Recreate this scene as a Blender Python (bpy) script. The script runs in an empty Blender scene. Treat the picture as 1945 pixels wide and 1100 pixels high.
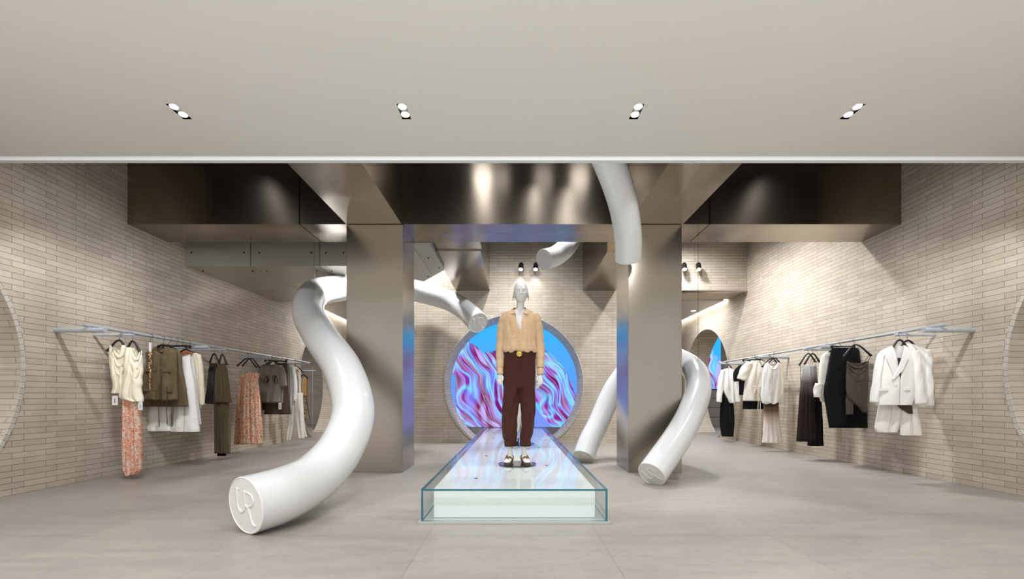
import bpy, bmesh, math, random
from mathutils import Vector, Matrix, noise
random.seed(7)
S = bpy.context.scene
COL = S.collection
PI = math.pi
F, CX, CY, EYE = 918.0, 977.0, 755.0, 0.92      # lens in pixels, vanishing point, eye height
def X(x, d): return (x - CX) * d / F
def Z(y, d): return EYE + (CY - y) * d / F
def P(x, y, d): return Vector((X(x, d), d, Z(y, d)))
WALL, TOP = 4.73, 4.6                            # side walls at +-WALL, store slab height

# ------------------------------------------------------------------ mesh builder
class MB:
    def __init__(s): s.v = []; s.f = []; s.m = []; s.uv = {}
    def add(s, vs, fs, mi=0):
        n = len(s.v); s.v += [Vector(q) for q in vs]
        for f in fs: s.f.append([i + n for i in f]); s.m.append(mi)
        return n
    def box(s, a, b, mi=0):
        (x0, y0, z0), (x1, y1, z1) = a, b
        vs = [(x0,y0,z0),(x1,y0,z0),(x1,y1,z0),(x0,y1,z0),(x0,y0,z1),(x1,y0,z1),(x1,y1,z1),(x0,y1,z1)]
        s.add(vs, [(3,2,1,0),(4,5,6,7),(0,1,5,4),(1,2,6,5),(2,3,7,6),(3,0,4,7)], mi)
    def prism(s, poly, z0, z1, mi=0):            # poly in x,y counter-clockwise
        n = len(poly)
        vs = [(x, y, z0) for x, y in poly] + [(x, y, z1) for x, y in poly]
        s.add(vs, [list(range(n))[::-1], [n + i for i in range(n)]] + [(i, (i+1) % n, n + (i+1) % n, n + i) for i in range(n)], mi)
    def rings(s, rs, closed=True, cap0=True, cap1=True, mi=0):
        n = len(rs[0]); b = s.add([q for r in rs for q in r], [], mi)
        for k in range(len(rs) - 1):
            for i in range(n if closed else n - 1):
                j = (i + 1) % n
                s.f.append([b + k*n + i, b + k*n + j, b + (k+1)*n + j, b + (k+1)*n + i]); s.m.append(mi)
        if cap0: s.f.append([b + i for i in range(n)][::-1]); s.m.append(mi)
        if cap1: s.f.append([b + (len(rs)-1)*n + i for i in range(n)]); s.m.append(mi)
        return b
    def tube(s, pts, rad, n=12, cap=True, mi=0, flat=None):
        pts = [Vector(p) for p in pts]
        if not hasattr(rad, '__len__'): rad = [rad] * len(pts)
        rs = []; up = None
        for k, p in enumerate(pts):
            t = (pts[min(k+1, len(pts)-1)] - pts[max(k-1, 0)]).normalized()
            if up is None:
                up = Vector((0,0,1)) if abs(t.z) < .9 else Vector((0,1,0))
            up = (up - t * up.dot(t)).normalized(); sd = t.cross(up)
            r = rad[k]; fx = fy = 1
            if flat: fx, fy = flat
            rs.append([p + sd * (math.cos(a) * r * fx) + up * (math.sin(a) * r * fy) for a in [2*PI*i/n for i in range(n)]])
        s.rings(rs, True, cap, cap, mi)
    def ball(s, c, r, nu=16, nv=10, mi=0):
        if not hasattr(r, '__len__'): r = (r, r, r)
        c = Vector(c); rs = []
        for k in range(nv + 1):
            a = -PI/2 + PI * k / nv; a = max(-PI/2 + .02, min(PI/2 - .02, a))
            rs.append([c + Vector((r[0]*math.cos(a)*math.cos(b), r[1]*math.cos(a)*math.sin(b), r[2]*math.sin(a))) for b in [2*PI*i/nu for i in range(nu)]])
        s.rings(rs, mi=mi)
    def cyl(s, p0, p1, r, n=20, mi=0): s.tube([p0, p1], r, n, True, mi)

BASE = {}
def make(name, mb, mat, base=(0,0,0), parent=None, smooth=False, solid=0, bevel=0, auto=None):
    base = Vector(base)
    me = bpy.data.meshes.new(name)
    me.from_pydata([tuple(q - base) for q in mb.v], [], mb.f)
    for m in (mat if isinstance(mat, (list, tuple)) else [mat]): me.materials.append(m)
    for p, mi in zip(me.polygons, mb.m): p.material_index = mi
    bm = bmesh.new(); bm.from_mesh(me); bmesh.ops.recalc_face_normals(bm, faces=bm.faces); bm.to_mesh(me); bm.free()
    if smooth: me.polygons.foreach_set('use_smooth', [True] * len(me.polygons))
    o = bpy.data.objects.new(name, me); COL.objects.link(o)
    if parent: o.parent = parent
    else: o.location = base
    if auto:
        me.polygons.foreach_set('use_smooth', [True] * len(me.polygons))
        me.set_sharp_from_angle(angle=math.radians(auto))
    if bevel:
        b = o.modifiers.new('bevel', 'BEVEL'); b.width = bevel; b.segments = 2; b.limit_method = 'ANGLE'
    if solid:
        m = o.modifiers.new('cloth', 'SOLIDIFY'); m.thickness = solid; m.offset = 0
    return o
def tag(o, label=None, cat=None, group=None, kind=None):
    if label: o['label'] = label
    if cat: o['category'] = cat
    if group: o['group'] = group
    if kind: o['kind'] = kind
    return o
def thing(name, label, cat, base, group=None):
    o = bpy.data.objects.new(name, None); COL.objects.link(o); o.location = base
    o.empty_display_size = .1; BASE[o] = Vector(base)
    return tag(o, label, cat, group)
def part(name, mb, mat, root, parent=None, **k):
    return make(name, mb, mat, BASE[root], parent or root, **k)
def struct(name, mb, mat, **k): return tag(make(name, mb, mat, **k), kind='structure')
def evaluated(o):                                 # bake the modifiers of o into its mesh
    dg = bpy.context.evaluated_depsgraph_get(); dg.update()
    me = bpy.data.meshes.new_from_object(o.evaluated_get(dg)); old = o.data
    o.modifiers.clear(); o.data = me; bpy.data.meshes.remove(old); return o
def union(o, voxel, smooth=3):
    m = o.modifiers.new('r', 'REMESH'); m.mode = 'VOXEL'; m.voxel_size = voxel
    m = o.modifiers.new('s', 'SMOOTH'); m.factor = .5; m.iterations = smooth
    mats = list(o.data.materials); evaluated(o); o.data.materials.clear()
    for q in mats[:1]: o.data.materials.append(q)
    o.data.polygons.foreach_set('use_smooth', [True] * len(o.data.polygons)); return o
def cut(o, cutters):
    for c in cutters:
        m = o.modifiers.new('c', 'BOOLEAN'); m.operation = 'DIFFERENCE'; m.object = c; m.solver = 'EXACT'
    evaluated(o)
    for c in cutters: bpy.data.objects.remove(c)
def crom(pts, n=8):                               # smooth curve through points of any dimension
    pts = [tuple(p) for p in pts]; out = []
    q = [tuple(2*a-b for a, b in zip(pts[0], pts[1]))] + pts + [tuple(2*a-b for a, b in zip(pts[-1], pts[-2]))]
    for i in range(1, len(q) - 2):
        for k in range(n):
            t = k / n
            out.append(tuple(.5*((2*b)+(-a+c)*t+(2*a-5*b+4*c-e)*t*t+(-a+3*b-3*c+e)*t**3) for a, b, c, e in zip(q[i-1], q[i], q[i+1], q[i+2])))
    out.append(pts[-1]); return out

# ------------------------------------------------------------------ materials
def lin(c):
    return tuple(((v/255)/12.92 if v/255 <= .04045 else ((v/255+.055)/1.055)**2.4) for v in c) + (1,)
def base_mat(name):
    m = bpy.data.materials.new(name); m.use_nodes = True
    return m, m.node_tree.nodes, m.node_tree.links, m.node_tree.nodes['Principled BSDF']
def plain(name, c, rough=.5, metal=0, spec=.5, coat=0, emit=None, es=0):
    m, n, l, b = base_mat(name)
    b.inputs['Base Color'].default_value = lin(c); b.inputs['Roughness'].default_value = rough
    b.inputs['Metallic'].default_value = metal; b.inputs['Specular IOR Level'].default_value = spec
    b.inputs['Coat Weight'].default_value = coat; b.inputs['Coat Roughness'].default_value = .08
    if emit: b.inputs['Emission Color'].default_value = lin(emit); b.inputs['Emission Strength'].default_value = es
    return m
def mathn(n, l, op, a, b=None, clamp=False):
    k = n.new('ShaderNodeMath'); k.operation = op; k.use_clamp = clamp
    for i, v in enumerate((a, b)):
        if v is None: continue
        if hasattr(v, 'links'): l.new(v, k.inputs[i])
        else: k.inputs[i].default_value = v
    return k.outputs[0]
def mixc(n, l, fac, a, b, mode='MIX'):
    k = n.new('ShaderNodeMix'); k.data_type = 'RGBA'; k.blend_type = mode
    for sock, v in ((k.inputs[0], fac), (k.inputs[6], a), (k.inputs[7], b)):
        if hasattr(v, 'links'): l.new(v, sock)
        else: sock.default_value = v
    return k.outputs[2]
def noisen(n, l, vec, scale, detail=3, rough=.5, dist=0):
    k = n.new('ShaderNodeTexNoise'); k.inputs['Scale'].default_value = scale; k.inputs['Detail'].default_value = detail
    k.inputs['Roughness'].default_value = rough; k.inputs['Distortion'].default_value = dist
    if vec: l.new(vec, k.inputs['Vector'])
    return k
def ramp(n, l, fac, stops, interp='LINEAR'):
    k = n.new('ShaderNodeValToRGB'); cr = k.color_ramp; cr.interpolation = interp
    while len(cr.elements) < len(stops): cr.elements.new(.5)
    for e, (p, c) in zip(cr.elements, stops): e.position = p; e.color = c
    l.new(fac, k.inputs[0]); return k.outputs[0]
def coords(n, l, which='Object', scale=None):
    t = n.new('ShaderNodeTexCoord')
    if not scale: return t.outputs[which]
    mp = n.new('ShaderNodeMapping'); mp.inputs['Scale'].default_value = scale; l.new(t.outputs[which], mp.inputs['Vector'])
    return mp.outputs[0]
def bumpn(n, l, b, h, strength, dist=.01):
    k = n.new('ShaderNodeBump'); k.inputs['Strength'].default_value = strength; k.inputs['Distance'].default_value = dist
    l.new(h, k.inputs['Height']); l.new(k.outputs[0], b.inputs['Normal'])

def brick_material():
    m, n, l, b = base_mat('beige_brick')
    o = coords(n, l); sp = n.new('ShaderNodeSeparateXYZ'); l.new(o, sp.inputs[0])
    g = n.new('ShaderNodeNewGeometry'); sn = n.new('ShaderNodeSeparateXYZ'); l.new(g.outputs['True Normal'], sn.inputs[0])
    side = mathn(n, l, 'GREATER_THAN', mathn(n, l, 'ABSOLUTE', sn.outputs[0]), .7)
    mx = n.new('ShaderNodeMix'); l.new(side, mx.inputs[0]); l.new(sp.outputs[0], mx.inputs[2]); l.new(sp.outputs[1], mx.inputs[3])
    cb = n.new('ShaderNodeCombineXYZ'); l.new(mx.outputs[0], cb.inputs[0]); l.new(sp.outputs[2], cb.inputs[1])
    t = n.new('ShaderNodeTexBrick'); t.offset = .34; t.offset_frequency = 2; t.squash = 1
    for k, v in (('Scale',1),('Mortar Size',.0019),('Mortar Smooth',.15),('Bias',0),('Brick Width',.333),('Row Height',.0567)): t.inputs[k].default_value = v
    t.inputs['Color1'].default_value = lin((203,193,178)); t.inputs['Color2'].default_value = lin((189,178,162)); t.inputs['Mortar'].default_value = lin((104,93,80))
    l.new(cb.outputs[0], t.inputs['Vector'])
    nz = noisen(n, l, o, 3.2, 4, .6); nf = noisen(n, l, o, 60, 3, .6)
    c = mixc(n, l, .22, t.outputs['Color'], ramp(n, l, nz.outputs[0], [(.3, lin((160,150,136))), (.7, lin((226,217,203)))]), 'OVERLAY')
    l.new(c, b.inputs['Base Color']); b.inputs['Roughness'].default_value = .75
    h = mathn(n, l, 'ADD', mathn(n, l, 'SUBTRACT', 1, t.outputs['Fac']), mathn(n, l, 'MULTIPLY', nf.outputs[0], .18))
    bumpn(n, l, b, h, .55, .004); return m
def radial_brick_material():
    m, n, l, b = base_mat('radial_brick')
    u = n.new('ShaderNodeUVMap'); t = n.new('ShaderNodeTexBrick'); t.offset = .5
    for k, v in (('Scale',1),('Mortar Size',.0018),('Mortar Smooth',.15),('Brick Width',.3),('Row Height',.057)): t.inputs[k].default_value = v
    t.inputs['Color1'].default_value = lin((208,200,188)); t.inputs['Color2'].default_value = lin((192,184,171)); t.inputs['Mortar'].default_value = lin((110,100,88))
    l.new(u.outputs[0], t.inputs['Vector']); l.new(t.outputs['Color'], b.inputs['Base Color']); b.inputs['Roughness'].default_value = .7
    bumpn(n, l, b, mathn(n, l, 'SUBTRACT', 1, t.outputs['Fac']), .5, .004); return m
def floor_material():
    m, n, l, b = base_mat('stone_tile')
    o = coords(n, l); mp = n.new('ShaderNodeMapping'); mp.inputs['Location'].default_value = (.577, -3.211, 0); l.new(o, mp.inputs[0])
    t = n.new('ShaderNodeTexBrick'); t.offset = 0
    for k, v in (('Scale',1),('Mortar Size',.0016),('Mortar Smooth',.2),('Brick Width',1.138),('Row Height',1.138)): t.inputs[k].default_value = v
    t.inputs['Color1'].default_value = lin((158,153,147)); t.inputs['Color2'].default_value = lin((152,147,141)); t.inputs['Mortar'].default_value = lin((128,121,113))
    l.new(mp.outputs[0], t.inputs['Vector'])
    a = noisen(n, l, coords(n, l, 'Object', (1.2, 5, 1)), 1.6, 6, .62); c2 = noisen(n, l, o, 14, 5, .6)
    c = mixc(n, l, .3, t.outputs['Color'], ramp(n, l, a.outputs[0], [(.25, lin((150,143,135))), (.75, lin((222,216,209)))]), 'OVERLAY')
    c = mixc(n, l, .12, c, ramp(n, l, c2.outputs[0], [(.3, lin((140,134,127))), (.7, lin((215,210,204)))]), 'OVERLAY')
    l.new(c, b.inputs['Base Color'])
    r = n.new('ShaderNodeMapRange'); l.new(a.outputs[0], r.inputs[0]); r.inputs[3].default_value = .36; r.inputs[4].default_value = .52
    l.new(r.outputs[0], b.inputs['Roughness']); b.inputs['Specular IOR Level'].default_value = .4
    bumpn(n, l, b, mathn(n, l, 'SUBTRACT', 1, t.outputs['Fac']), .35, .003); return m
def steel(name, c, rough, aniso=.55, sc=(3, 3, 160)):
    m, n, l, b = base_mat(name)
    nz = noisen(n, l, coords(n, l, 'Object', sc), 2.0, 3, .6)
    k = mixc(n, l, nz.outputs[0], lin(tuple(v*.95 for v in c)), lin(tuple(min(255, v*1.05) for v in c)))
    l.new(k, b.inputs['Base Color']); b.inputs['Metallic'].default_value = 1
    b.inputs['Roughness'].default_value = rough; b.inputs['Anisotropic'].default_value = aniso
    b.inputs['Anisotropic Rotation'].default_value = .25
    tg = n.new('ShaderNodeTangent'); tg.direction_type = 'RADIAL'; tg.axis = 'Z'; l.new(tg.outputs[0], b.inputs['Tangent'])
    return m
def cloth(name, c, rough=.85, var=.1, sheen=.25, weave=350):
    m, n, l, b = base_mat(name)
    nz = noisen(n, l, coords(n, l), 9, 3)
    k = mixc(n, l, nz.outputs[0], lin(tuple(v*(1-var) for v in c)), lin(tuple(min(255, v*(1+var*.6)) for v in c)))
    l.new(k, b.inputs['Base Color']); b.inputs['Roughness'].default_value = rough
    b.inputs['Sheen Weight'].default_value = sheen; b.inputs['Specular IOR Level'].default_value = .25
    w = noisen(n, l, coords(n, l), weave, 1); bumpn(n, l, b, w.outputs[0], .12, .002); return m
def printed(name, cols, scale, rough=.8):         # all-over floral print
    m, n, l, b = base_mat(name)
    v = coords(n, l); d = noisen(n, l, v, scale*.6, 4, .6)
    mx = n.new('ShaderNodeVectorMath'); mx.operation = 'MULTIPLY_ADD'; mx.inputs[1].default_value = (.09,)*3
    l.new(d.outputs['Color'], mx.inputs[0]); l.new(v, mx.inputs[2])
    a = noisen(n, l, mx.outputs[0], scale, 4, .65)
    k = len(cols); l.new(ramp(n, l, a.outputs[0], [(.34 + .32*i/(k-1), lin(c)) for i, c in enumerate(cols)]), b.inputs['Base Color'])
    b.inputs['Roughness'].default_value = rough; b.inputs['Specular IOR Level'].default_value = .25; return m
def ombre(name, stops, rough=.8):                 # dip-dyed from hem (0) to top (1)
    m, n, l, b = base_mat(name)
    sp = n.new('ShaderNodeSeparateXYZ'); l.new(coords(n, l, 'Generated'), sp.inputs[0])
    l.new(ramp(n, l, sp.outputs[2], [(p, lin(c)) for p, c in stops]), b.inputs['Base Color'])
    b.inputs['Roughness'].default_value = rough; b.inputs['Specular IOR Level'].default_value = .25; return m
def screen_material(name, flip=0):
    m, n, l, b = base_mat(name)
    n.remove(b); out = n['Material Output']; em = n.new('ShaderNodeEmission'); l.new(em.outputs[0], out.inputs[0])
    o = coords(n, l, 'Object', (1/1.31,)*3)
    sp = n.new('ShaderNodeSeparateXYZ'); l.new(o, sp.inputs[0]); x, z = sp.outputs[0], sp.outputs[2]
    cb = n.new('ShaderNodeCombineXYZ'); l.new(x, cb.inputs[0]); l.new(z, cb.inputs[1]); cb.inputs[2].default_value = 3.1 + flip
    def warp(vec, col, amt):
        k = n.new('ShaderNodeVectorMath'); k.operation = 'MULTIPLY_ADD'; k.inputs[1].default_value = (amt,)*3
        l.new(col, k.inputs[0]); l.new(vec, k.inputs[2]); return k.outputs[0]
    w1 = noisen(n, l, cb.outputs[0], 1.1, 1.5, .5); p1 = warp(cb.outputs[0], w1.outputs['Color'], .95)
    w2 = noisen(n, l, cb.outputs[0], 1.7, 2, .5)
    def streak(ang, sx, sy, det):                 # folds drawn out along one direction
        mp = n.new('ShaderNodeMapping'); mp.vector_type = 'TEXTURE'; mp.inputs['Rotation'].default_value = (0, 0, ang); mp.inputs['Scale'].default_value = (1/sx, 1/sy, 1); l.new(p1, mp.inputs[0])
        return noisen(n, l, mp.outputs[0], 1, det, .5, .4).outputs[0]
    big = streak(.45, 2.3, .9, 2.4); mid = streak(.5, 8.5, 1.3, 2); fin = streak(.5, 30, 1.4, 1)
    fac = mathn(n, l, 'ADD', mathn(n, l, 'MULTIPLY', big, .80), mathn(n, l, 'MULTIPLY', mid, .20))
    glass = ramp(n, l, fac, [(.30, lin((150,240,255))), (.36, lin((70,150,245))), (.405, lin((120,40,140))), (.44, lin((112,18,70))), (.475, lin((150,60,190))),
                             (.505, lin((110,215,255))), (.535, lin((120,120,240))), (.57, lin((150,40,130))), (.60, lin((108,16,60))), (.64, lin((190,150,245))), (.70, lin((100,200,255)))])
    glass = mixc(n, l, mathn(n, l, 'MULTIPLY', mathn(n, l, 'SUBTRACT', fin, .44), 3.0, True), glass, mixc(n, l, .55, glass, lin((200,225,255))))
    glass = mixc(n, l, mathn(n, l, 'MULTIPLY', mathn(n, l, 'SUBTRACT', .47, fin), 4.0, True), glass, mixc(n, l, .6, glass, lin((70,10,70))))
    sky = ramp(n, l, mathn(n, l, 'MULTIPLY_ADD', z, .5, ) if False else mathn(n, l, 'ADD', mathn(n, l, 'MULTIPLY', z, .5), .5), [(.05, lin((122,142,240))), (.45, lin((92,150,240))), (.95, lin((52,172,246)))])
    def blob(cx, cz, rx, rz, rot):
        ca, sa = math.cos(rot), math.sin(rot)
        dx = mathn(n, l, 'SUBTRACT', x, cx); dz = mathn(n, l, 'SUBTRACT', z, cz)
        u = mathn(n, l, 'ADD', mathn(n, l, 'MULTIPLY', dx, ca/rx), mathn(n, l, 'MULTIPLY', dz, sa/rx))
        v = mathn(n, l, 'ADD', mathn(n, l, 'MULTIPLY', dx, -sa/rz), mathn(n, l, 'MULTIPLY', dz, ca/rz))
        r = mathn(n, l, 'ADD', mathn(n, l, 'MULTIPLY', u, u), mathn(n, l, 'MULTIPLY', v, v))
        r = mathn(n, l, 'ADD', r, mathn(n, l, 'MULTIPLY', mathn(n, l, 'SUBTRACT', w2.outputs[0], .5), 1.5))
        return mathn(n, l, 'MULTIPLY', mathn(n, l, 'SUBTRACT', 1.05, r), 14, True)
    if flip: mask = blob(.0, -.3, .9, 1.3, 0)
    else:
        mask = mathn(n, l, 'MAXIMUM', blob(-.5, -.22, .52, .74, -.35), blob(-.75, .25, .3, .42, .5))
        mask = mathn(n, l, 'MAXIMUM', mask, blob(.66, -.22, .36, .95, .42))
        mask = mathn(n, l, 'MAXIMUM', mask, blob(-.1, .1, .42, .38, .6))
    l.new(mixc(n, l, mask, sky, glass), em.inputs[0]); em.inputs[1].default_value = 1.0
    return m
def glass_material(name, c=(1,1,1,1), ior=1.3):
    m, n, l, b = base_mat(name); n.remove(b)      # thin pane: clear straight through, mirror by Fresnel
    tr = n.new('ShaderNodeBsdfTransparent'); tr.inputs[0].default_value = c; gl = n.new('ShaderNodeBsdfGlossy'); gl.inputs['Roughness'].default_value = .03
    fr = n.new('ShaderNodeFresnel'); fr.inputs[0].default_value = ior; mx = n.new('ShaderNodeMixShader'); ge = n.new('ShaderNodeNewGeometry')
    l.new(mathn(n, l, 'MULTIPLY', fr.outputs[0], mathn(n, l, 'SUBTRACT', 1, ge.outputs['Backfacing'])), mx.inputs[0]); l.new(tr.outputs[0], mx.inputs[1]); l.new(gl.outputs[0], mx.inputs[2]); l.new(mx.outputs[0], n['Material Output'].inputs[0])
    return m

M = {}
M['brick'] = brick_material(); M['radial'] = radial_brick_material(); M['floor'] = floor_material()
M['steel'] = steel('brushed_steel', (170,160,146), .24); M['beamsteel'] = steel('brushed_beam_steel', (160,148,132), .22, .75)
M['duct'] = plain('zinc_sheet', (172,168,158), .38, .35)
M['ceiling'] = plain('white_plaster', (222,219,211), .6); M['edge'] = plain('white_trim', (226,229,226), .5)
M['dark'] = plain('dark_void', (44,41,38), .8); M['grey_ceiling'] = plain('grey_plaster', (196,192,186), .7)
M['white'] = plain('white_lacquer', (226,227,226), .22, 0, .5, .35); M['cap'] = plain('satin_white', (232,230,226), .42)
M['wire'] = plain('wire', (90,86,80), .4, .8); M['rail'] = plain('pale_rail', (190,196,203), .35, .25)
M['hanger'] = plain('hanger_black', (24,22,22), .45); M['hook'] = plain('hook_metal', (120,116,110), .3, 1)
M['core'] = plain('platform_core', (238,240,236), .3); M['glass'] = glass_material('clear_glass', (.965,.985,.98,1), 1.18)
M['teal'] = plain('teal_glass_edge', (28,104,118), .15, 0, .6); M['plate'] = plain('platform_plate', (190,192,188), .35, .4)
M['mann'] = plain('mannequin_white', (224,223,220), .38); M['lamp'] = plain('lamp_lens', (255,252,245), .4, emit=(255,250,240), es=9)
M['spotblack'] = plain('spot_black', (30,29,28), .35, .3); M['chrome'] = plain('chrome', (200,198,194), .12, 1)
M['cove'] = plain('cove_light', (255,252,246), .5, emit=(255,250,242), es=10); M['tagcard'] = plain('white_card', (240,240,240), .6)
M['ink'] = plain('ink', (70,70,72), .7)
M['screen'] = screen_material('screen_picture'); M['screen2'] = screen_material('side_screen_picture', 5)
M['stone'] = plain('grey_plinth', (150,145,138), .6); M['black'] = plain('black_metal', (32,31,31), .4, .5)

# ------------------------------------------------------------------ camera
cam = bpy.data.cameras.new('camera'); co = bpy.data.objects.new('camera', cam); COL.objects.link(co)
co.location = (0, 0, EYE); co.rotation_euler = (PI/2, 0, 0); cam.sensor_width = 36; cam.sensor_fit = 'HORIZONTAL'
cam.lens = F / 1945 * 36; cam.shift_x = -(CX - 972.5) / 1945; cam.shift_y = (CY - 550) / 1945; cam.clip_start = .05
S.camera = co

# ------------------------------------------------------------------ room shell
fl = MB(); fl.box((-11, 2.073, -.12), (11, 17, 0)); struct('floor', fl, M['floor'])
fl = MB(); fl.box((-11, -5, -.12), (11, 2.07, 0)); struct('floor_hall', fl, plain('bounce_white', (232,229,224), .35))  # unseen hall floor, made white to bounce light up to the ceiling
H1 = Z(296, 4.225)                                # front ceiling height
DL = [(-2.48), (-.817), (.903), (2.50)]; d0, d1, hw = 3.477, 3.672, .034
ce = MB(); xs = [-9] + [q for x in DL for q in (x - hw, x + hw)] + [9]
ce.box((-9, 1.7, H1), (9, d0, H1 + .02)); ce.box((-9, d1, H1), (9, 4.225, H1 + .02))
for i in range(0, len(xs), 2): ce.box((xs[i], d0, H1), (xs[i+1], d1, H1 + .02))
struct('ceiling', ce, M['ceiling'])
t = MB(); t.box((-WALL, 4.305, H1), (WALL, 4.358, H1 + .18)); struct('trim_1', t, M['edge'])           # white strip behind the shadow gap
t = MB(); t.box((-9, 4.226, H1 + .06), (9, 4.304, TOP)); struct('trim_2', t, M['dark'])               # added bulkhead, coloured dark so the gap and beam reflection read as shade
t = MB(); t.box((-11, 4.33, TOP), (11, 10.7, TOP + .1)); struct('ceiling_store', t, M['dark'])
CR, CZ = 1.40, 1.20                               # round openings
def cutter(axis, c, r, L):
    b = MB(); c = Vector(c); v = Vector((1,0,0)) if axis == 'x' else Vector((0,1,0)); b.cyl(c - v*L, c + v*L, r, 128)
    return make('cut', b, M['brick'])
for sgn, nm in ((-1, 'left'), (1, 'right')):
    a, b_ = sorted((sgn*WALL, sgn*(WALL + .58)))
    w = MB(); w.box((a, 1.5, -.1), (b_, 16.6, TOP)); o = struct('wall_' + nm, w, M['brick'])
    cut(o, [cutter('x', (sgn*(WALL+.3), 3.23, CZ), CR, 1), cutter('x', (sgn*(WALL+.3), 12.0, CZ), CR, 1)])
HB, D0, D1 = 3.09, 9.82, 10.70                    # back wall: lintel height, front and rear face
w = MB(); w.prism([(-3.4, D0), (3.4, D0), (3.4, D1), (-3.4, D1)], -.1, TOP)
w2 = MB()
o = struct('wall_back', w, M['brick']); cut(o, [cutter('y', (-.005, 10.2, CZ), CR, 1.5)])
for i, (xa, xb) in enumerate(((-WALL, -3.4), (3.4, WALL))):
    w = MB(); w.box((xa, D0, HB), (xb, D1, TOP)); struct('wall_lintel' if i == 0 else 'wall_lintel_right', w, M['brick'])
    t = MB(); t.box((xa, D0 - .02, HB - .04), (xb, D0 + .03, HB)); struct('trim_%d' % (3 + i), t, M['steel'])
w = MB(); w.box((-11, 16.6, -.1), (11, 16.8, TOP)); struct('wall_rear', w, M['brick'])
for i, (xa, xb) in enumerate(((-11, -10.9), (10.9, 11))):
    w = MB(); w.box((xa, -3, -.1), (xb, 16.6, TOP)); struct(('wall_far_left', 'wall_far_right')[i], w, M['brick'])
t = MB(); t.box((-WALL + .09, D1, 3.06), (WALL - .09, 16.6, 3.12)); struct('ceiling_rear', t, M['grey_ceiling'])
for i, sg in enumerate((-1, 1)):
    a, b_ = sorted((sg*(WALL + .58), sg*11)); t = MB(); t.box((a, -3, 3.06), (b_, 16.6, 3.12)); struct(('ceiling_side_left', 'ceiling_side_right')[i], t, M['grey_ceiling'])
    a, b_ = sorted((sg*(WALL - .09), sg*WALL)); t = MB(); t.box((a, D1, 3.10), (b_, 16.6, 3.12))
    tag(make('cove_light', t, M['cove'], base=(sg*(WALL-.045), 13.6, 3.1)), 'glowing strip light along the rear ceiling edge beside the %s rack wall' % ('olive vest', 'white blazer')[i], 'light', 'cove lights in the rear corridor')
# brick rims of the round openings
def rim(name, axis, c, r0, r1, dep, mat, n=160):
    b = MB(); rs = []
    prof = [(r0, .0), (r0, -dep[0]), (r1, -dep[0]), (r1, .0)]
    fr = MB(); uvs = []
    for i in range(n + 1):
        a = 2*PI*i/n; ring = []
        for r, y in prof:
            p = Vector((math.cos(a)*r, y, math.sin(a)*r))
            if axis == 'x+': p = Vector((-p.y, p.x, p.z))
            if axis == 'x-': p = Vector((p.y, p.x, p.z))
            ring.append(Vector(c) + p)
        rs.append(ring)
    k = len(prof)
    b.rings(rs, True, False, False)
    o = struct(name, b, mat)
    me = o.data; uv = me.uv_layers.new(name='UVMap')
    for p in me.polygons:
        vs = list(p.vertices); seg = min(v // k for v in vs); jj = [v % k for v in vs]
        for li, v in zip(p.loop_indices, vs):
            s_ = v // k; j = v % k
            uv.data[li].uv = ((.02, .28, .3, .56)[j], s_ * 2*PI*1.4/n)
    return o
rim('trim_5', 'y', (-.005, D0, CZ), CR - .002, CR + .035, (.012,), M['radial'])
for i, (sg, dd) in enumerate(((-1, 3.23), (-1, 12.0), (1, 3.23), (1, 12.0))):
    rim('trim_%d' % (6 + i), 'x+' if sg < 0 else 'x-', (sg*WALL, dd, CZ), CR - .002, CR + .04, (.012,), M['radial'])
# radial brick lining of the back opening
b = MB(); n = 200; rs = []
for i in range(n + 1):
    a = 2*PI*i/n; rs.append([(-.005 + math.cos(a)*(CR-.004), y, CZ + math.sin(a)*(CR-.004)) for y in (D0 - .001, D1)])
b.rings(rs, False, False, False); o = struct('trim_10', b, M['radial']); uv = o.data.uv_layers.new(name='UVMap')
for p in o.data.polygons:
    for li, v in zip(p.loop_indices, p.vertices): uv.data[li].uv = ((v % 2) * .88, (v // 2) * 2*PI*1.4/n)

# ------------------------------------------------------------------ steel columns and beams
Dc, De, Zb = 5.907, 6.585, Z(426, 5.907)
for sg, (xa, xb), lab in ((-1, (X(658, Dc), X(765, Dc)), 'square brushed steel column behind the tall S-shaped white tube'),
                          (1, (X(1193.5, Dc), X(1295, Dc)), 'square brushed steel column that the arched white tube wraps around')):
    t = thing('steel_column', lab, 'column', ((xa+xb)/2, (Dc+De)/2, 0), 'brushed steel columns'); t['kind'] = 'thing'
    b = MB(); b.box((xa, Dc, 0), (xb, De, Zb - .004)); part('shaft', b, M['steel'], t, bevel=.003)
xl0, xl1, xr0, xr1 = X(658, Dc), X(763, Dc), X(1194, Dc), X(1297, Dc)
b = MB(); b.box((-WALL, Dc, Zb), (X(568, Dc), De, TOP)); b.box((X(568, Dc) + .012, Dc, Zb), (X(1349, Dc) - .012, De, TOP)); b.box((X(1349, Dc), Dc, Zb), (WALL, De, TOP))
tag(struct('cross_beam', b, M['beamsteel']), 'wide brushed steel beam running wall to wall over the columns', 'beam')
for (xa, xb), lab in (((xl0, xl1), 'steel beam running forward over the column behind the S-shaped tube'), ((xr0, xr1), 'steel beam running forward beside the hanging white tube')):
    b = MB(); b.box((xa, 4.36, Zb), (xb, Dc - .003, TOP)); tag(struct('forward_beam', b, M['beamsteel']), lab, 'beam')
zr = Z(552.5, D0)
b = MB(); b.box((-1.19, 7.16, zr), (-.5, D0, TOP)); b.box((-1.14, De, zr + .02), (-.48, 7.15, TOP)); tag(struct('rear_beam', b, M['beamsteel']), 'steel beam running back to the brick wall above the left of the screen', 'beam')
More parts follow.
